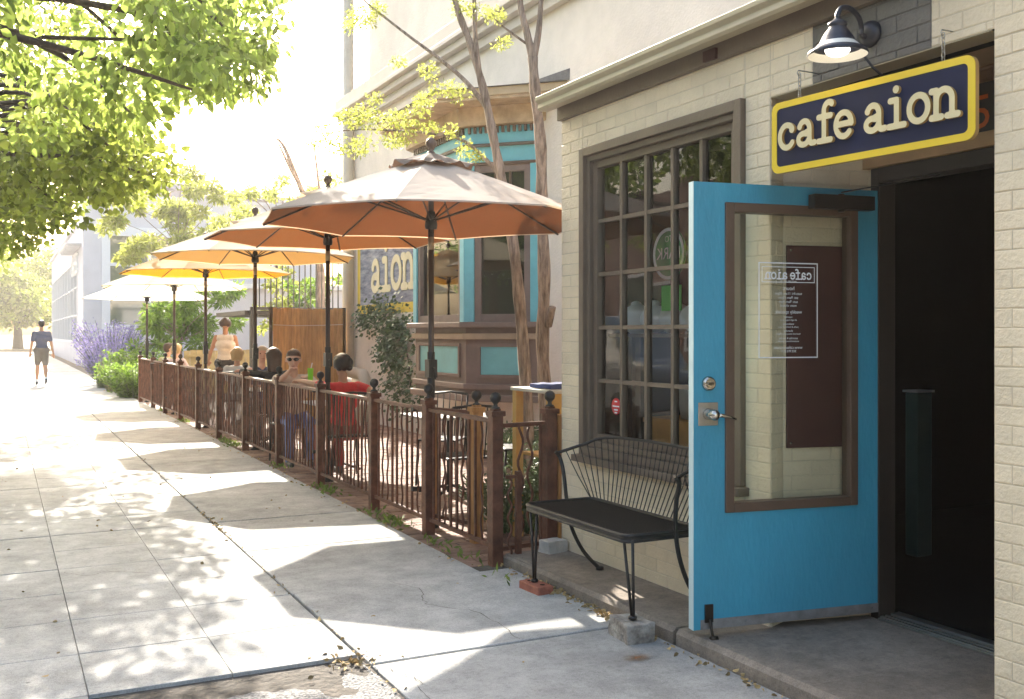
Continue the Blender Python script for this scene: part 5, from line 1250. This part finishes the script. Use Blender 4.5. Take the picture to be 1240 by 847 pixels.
for (px,py,rp,dz) in [(440,15,14,.7),(430,25,14,.7),(460,12,10,.7),(520,85,10,.3),(540,105,12,.2),(560,112,8,.2),(510,115,10,.3),(480,75,8,.4),(420,150,14,.4),(450,145,16,.4),(400,165,14,.5),(435,175,14,.4),(480,150,14,.3),(505,140,12,.3),(520,155,10,.2),(470,170,12,.3),(390,150,10,.5),(412,185,8,.4),(545,160,8,.2),(565,175,8,.1),(495,165,10,.3),(600,60,8,0),(590,15,12,0),(560,10,10,0),(605,20,8,0),(575,190,8,.1),(455,120,8,.3),(375,170,8,.5)]:
    for _ in range(2): p=at(px+random.gauss(0,rp*.4),py+random.gauss(0,rp*.4),Z9+dz+random.uniform(-.25,.25)); cl.append((p.x,p.y,p.z,rp*Z9/F0*1.35))
c_,d_=cloud(cl,1900,.2); leaves('crown',c_,d_,.036,leafC,pt,aspect=.42)
# russian sage, shrubs, ivy, weeds
def stems(name,label,cat,base,n,h,sp,lm,fm,leafn,size,fl=.5):
    t=thing(name,label,cat,base); b=MB(); C=[];D_=[];C2=[];D2=[]
    for _ in range(n):
        a=random.uniform(0,2*PI); q=random.random()**.5; hh=h*random.uniform(.6,1.05)
        p0=Vector(base)+Vector((math.cos(a)*q*sp*.35,math.sin(a)*q*sp*.45,0)); p1=p0+Vector((math.cos(a)*q*sp*.8,math.sin(a)*q*sp*.8,hh)); mid=p0.lerp(p1,.5)+Vector((0,0,.12*hh))
        cv=curve3([p0,mid,p1],4); b.tube(cv,.006,4)
        for _ in range(leafn):
            s=random.random(); i=min(int(s*8),7); pt_=cv[i].lerp(cv[i+1],s*8-i)+Vector([random.gauss(0,.03) for _ in range(3)]); dr=[random.gauss(0,1),random.gauss(0,1),random.uniform(-.2,1)]
            if s>fl: C2.append(pt_);D2.append(dr)
            else: C.append(pt_);D_.append(dr)
    b.build('stems',mat('green_stem',(.10,.14,.05),.7),t); leaves('foliage',C,D_,size,lm,t,aspect=.35)
    if C2: leaves('flowers',C2,D2,size*.7,fm,t,aspect=.6)
    return t
sgl=mat('sage_leaf',(.13,.19,.11),.7,island=.3,transl=.3)
stems('lavender_bush','tall bush of hazy lavender flowers beside the sidewalk, left of the fence','bush',(2.9,31.2,gz(31)),120,1.75,1.0,sgl,sagem,60,.09,.35)
stems('lavender_bush','lower lavender bush leaning over the sidewalk edge','bush',(2.65,29.0,gz(29)),110,1.2,.8,sgl,sagem,60,.08,.4)
stems('green_shrub','low grey green shrub at the far end of the fence','shrub',(2.75,24.6,gz(24)),150,.75,.75,leafD,leafW,50,.08,1.0)
stems('green_shrub','rounded green shrub between the fence end and the lavender','shrub',(3.1,26.6,gz(26)),140,1.0,.8,leafD,leafW,50,.09,1.0)
stems('grass_tuft','tuft of dry tall grass between the lavender and the shrub','grass',(2.5,27.0,gz(27)),60,.8,.35,drym,drym,14,.06,1.0)
for k,(x,y,h,lb_) in enumerate(((3.55,6.9,.42,'low leafy plant growing behind the gate by the cafe corner'),(4.3,7.3,.6,'leafy plant at the foot of the twin stemmed tree'),(4.0,6.7,.5,'leafy plant in front of the yellow serving table'),(4.6,8.4,.55,'dark leafy plant below the bay window'),(5.2,9.8,.5,'dark leafy plant against the house wall beneath the bay window'))):
    stems('garden_plant',lb_,'plant',(x,y,0),70,h,.42,leafI,leafI,30,.06,1.0)
iv=thing('ivy','climbing ivy spreading up the house wall under the painted sign','vine',(HX-.05,14.6,0)); C=[];D_=[]; b=MB()
for path,w in (([(498,480),(495,440),(488,410),(478,385),(462,375),(450,382),(440,390)],16),([(485,480),(480,450),(478,420),(490,395)],14),([(465,430),(472,410),(482,395)],8)):
    Pw=[]
    for (px,py) in path:
        t=(px-620)/F0; zc=(HX-.06)/(ST+CT*t); Pw.append(at(px,py,zc))
    cv=curve3(Pw,6); b.tube(cv,.012,5)
    for i,p in enumerate(cv):
        ww=w*.0135*(1-.55*i/len(cv))
        for _ in range(34):
            q=p+Vector((random.uniform(-.10,.03),random.gauss(0,ww*2.3),random.gauss(0,ww*1.0))); C.append(q); D_.append((-.6,random.gauss(0,.7),-.5))
b.build('stem',barkdark,iv); leaves('foliage',C,D_,.07,leafI,iv,aspect=.75)
# weeds and litter along the fence foot
C=[];D_=[]
for (yy0,n_) in ((6.6,25),(7.5,70),(7.9,50),(9.3,70),(9.6,30),(11.2,40),(13.6,100),(14.1,60),(17.5,60),(20,60),(6.2,15),(5.6,8)):
    for _ in range(n_): 
        y=yy0+random.gauss(0,.13); x=2.76+random.gauss(0,.045); C.append((x,y,gz(y)+random.uniform(-.005,.02))); D_.append((random.gauss(0,.6),random.gauss(0,.6),random.uniform(.2,1.2)))
leaves('weeds',C,D_,.055,leafW,aspect=.35); tag(bpy.data.objects['weeds'],kind='stuff')
C=[];D_=[]
for _ in range(420):
    y=random.choice([random.uniform(3.2,5.9),random.uniform(5.9,20),5.1+random.gauss(0,.25),4.5+random.gauss(0,.1)]); x=(2.915 if y<5.85 else 2.74)-abs(random.gauss(0,.035 if y<6 else .07)); C.append((x,y,gz(y)+.004+random.random()*.008)); D_.append((random.gauss(0,1),random.gauss(0,1),random.gauss(0,.15)))
for _ in range(60): x=1.46+random.gauss(0,.06); y=4.5+random.gauss(0,.06); C.append((x,y,gz(y)+.002)); D_.append((random.gauss(0,1),random.gauss(0,1),random.gauss(0,.2)))
for _ in range(160):
    y=random.choice([random.uniform(4,14),8.19+random.gauss(0,.4)]); x=1.505+random.gauss(0,.012); C.append((x,y,gz(y)+.001)); D_.append((random.gauss(0,.3),random.gauss(0,1),random.gauss(0,.1)))
for _ in range(60): x=random.uniform(0,2.9); y=random.uniform(4,14); C.append((x,y,gz(y)+.004)); D_.append((random.gauss(0,1),random.gauss(0,1),random.gauss(0,.1)))
leaves('fallen_leaves',C,D_,.030,drym,aspect=.6,broad=True); tag(bpy.data.objects['fallen_leaves'],kind='stuff')
m=bpy.data.materials.new('rust_stain'); m.use_nodes=True; N=m.node_tree.nodes; L=m.node_tree.links; bb=N['Principled BSDF']; bb.inputs['Base Color'].default_value=(.20,.09,.03,1); bb.inputs['Roughness'].default_value=.9
tcn=N.new('ShaderNodeTexCoord'); ln=N.new('ShaderNodeVectorMath'); ln.operation='LENGTH'; L.new(tcn.outputs['Object'],ln.inputs[0]); nz=N.new('ShaderNodeTexNoise'); nz.inputs['Scale'].default_value=22; nz.inputs['Detail'].default_value=6; L.new(tcn.outputs['Object'],nz.inputs['Vector'])
a_=N.new('ShaderNodeMath'); a_.operation='MULTIPLY_ADD'; L.new(nz.outputs['Fac'],a_.inputs[0]); a_.inputs[1].default_value=.10; L.new(ln.outputs['Value'],a_.inputs[2])
mr_=N.new('ShaderNodeMapRange'); mr_.inputs['From Min'].default_value=.06; mr_.inputs['From Max'].default_value=.14; mr_.inputs['To Min'].default_value=.75; mr_.inputs['To Max'].default_value=0; L.new(a_.outputs[0],mr_.inputs['Value']); L.new(mr_.outputs['Result'],bb.inputs['Alpha'])
b=MB(); b.lathe((0,0,0),[(0,0),(.16,0)],24); o=b.build('rust_stain',m); p=at(772,800,1218*1.517/395); o.location=(p.x,p.y,gz(p.y)+.005); o.scale=(.9,.6,1); tag(o,kind='structure')
b=MB()
for pts in ([(1.52,4.36),(1.62,4.1),(1.58,3.8),(1.75,3.3),(1.7,2.6)],[(2.71,8.6),(2.4,8.5),(2.2,8.62),(1.9,8.5),(1.52,8.6)],[(.35,6.9),(.5,6.75),(.62,6.8),(.9,6.6)],[(2.1,5.77),(2.2,5.5),(2.12,5.2),(2.3,4.9),(2.28,4.40)]):
    P=[Vector((x,y,0)) for x,y in pts]; cv=curve3(P,8); cv=[p+Vector((random.gauss(0,.008),random.gauss(0,.008),0)) for p in cv]
    V=[]; 
    for i,p in enumerate(cv):
        d=(cv[min(i+1,len(cv)-1)]-cv[max(i-1,0)]).normalized(); s=Vector((-d.y,d.x,0))*random.uniform(.0008,.0026)
        for q in (p-s,p+s): V.append((q.x,q.y,gz(q.y)+.0045))
    b.add(V,[(2*i,2*i+1,2*i+3,2*i+2) for i in range(len(cv)-1)])
tag(b.build('sidewalk_cracks',dirt),kind='structure')
# ================================================================ ADDED FLARE HAZE
hm=bpy.data.materials.new('added_haze'); hm.use_nodes=True; hm.node_tree.nodes.remove(hm.node_tree.nodes['Principled BSDF'])
vp=hm.node_tree.nodes.new('ShaderNodeVolumePrincipled'); vp.inputs['Color'].default_value=(1,.955,.88,1); vp.inputs['Density'].default_value=.0010; vp.inputs['Anisotropy'].default_value=.55
hm.node_tree.links.new(vp.outputs[0],hm.node_tree.nodes['Material Output'].inputs['Volume'])
b=MB(); b.box((-60,-40,-1.2),(60,150,24)); tag(b.build('flare_haze',hm),kind='stuff')  # volume added to imitate the milky veil of lens flare
# ================================================================ LIGHT, CAMERA
w=bpy.data.worlds.new('World'); SC.world=w; w.use_nodes=True; nt=w.node_tree
bg=nt.nodes['Background']; sky=nt.nodes.new('ShaderNodeTexSky'); sky.sky_type='NISHITA'; sky.sun_disc=False
sky.sun_elevation=R(30); sky.sun_rotation=R(6.1); sky.air_density=1.3; sky.dust_density=6; sky.ozone_density=.8
nt.links.new(sky.outputs[0],bg.inputs['Color']); bg.inputs['Strength'].default_value=.15
sl=bpy.data.lights.new('sun','SUN'); sl.energy=4.5; sl.angle=R(.53); sl.color=(1,.93,.82)
so=bpy.data.objects.new('sun',sl); COL.objects.link(so); so.rotation_euler=SD.to_track_quat('Z','Y').to_euler(); so.location=(0,30,30)
cam=bpy.data.cameras.new('camera'); co=bpy.data.objects.new('camera',cam); COL.objects.link(co); SC.camera=co
co.location=(0,0,CH); co.rotation_euler=(R(90),0,-TH); cam.sensor_fit='HORIZONTAL'; cam.sensor_width=36; cam.lens=36*F0/1240
cam.shift_y=-(423.5-405)/1240; cam.clip_start=.05; cam.clip_end=3000
SC.view_settings.view_transform='Standard'; SC.view_settings.look='None'; SC.view_settings.gamma=1; SC.view_settings.use_curve_mapping=False
SC.view_settings.exposure=1.95
SC.cycles.max_bounces=8; SC.cycles.transparent_max_bounces=24; SC.cycles.diffuse_bounces=4
SC.cycles.sample_clamp_indirect=6
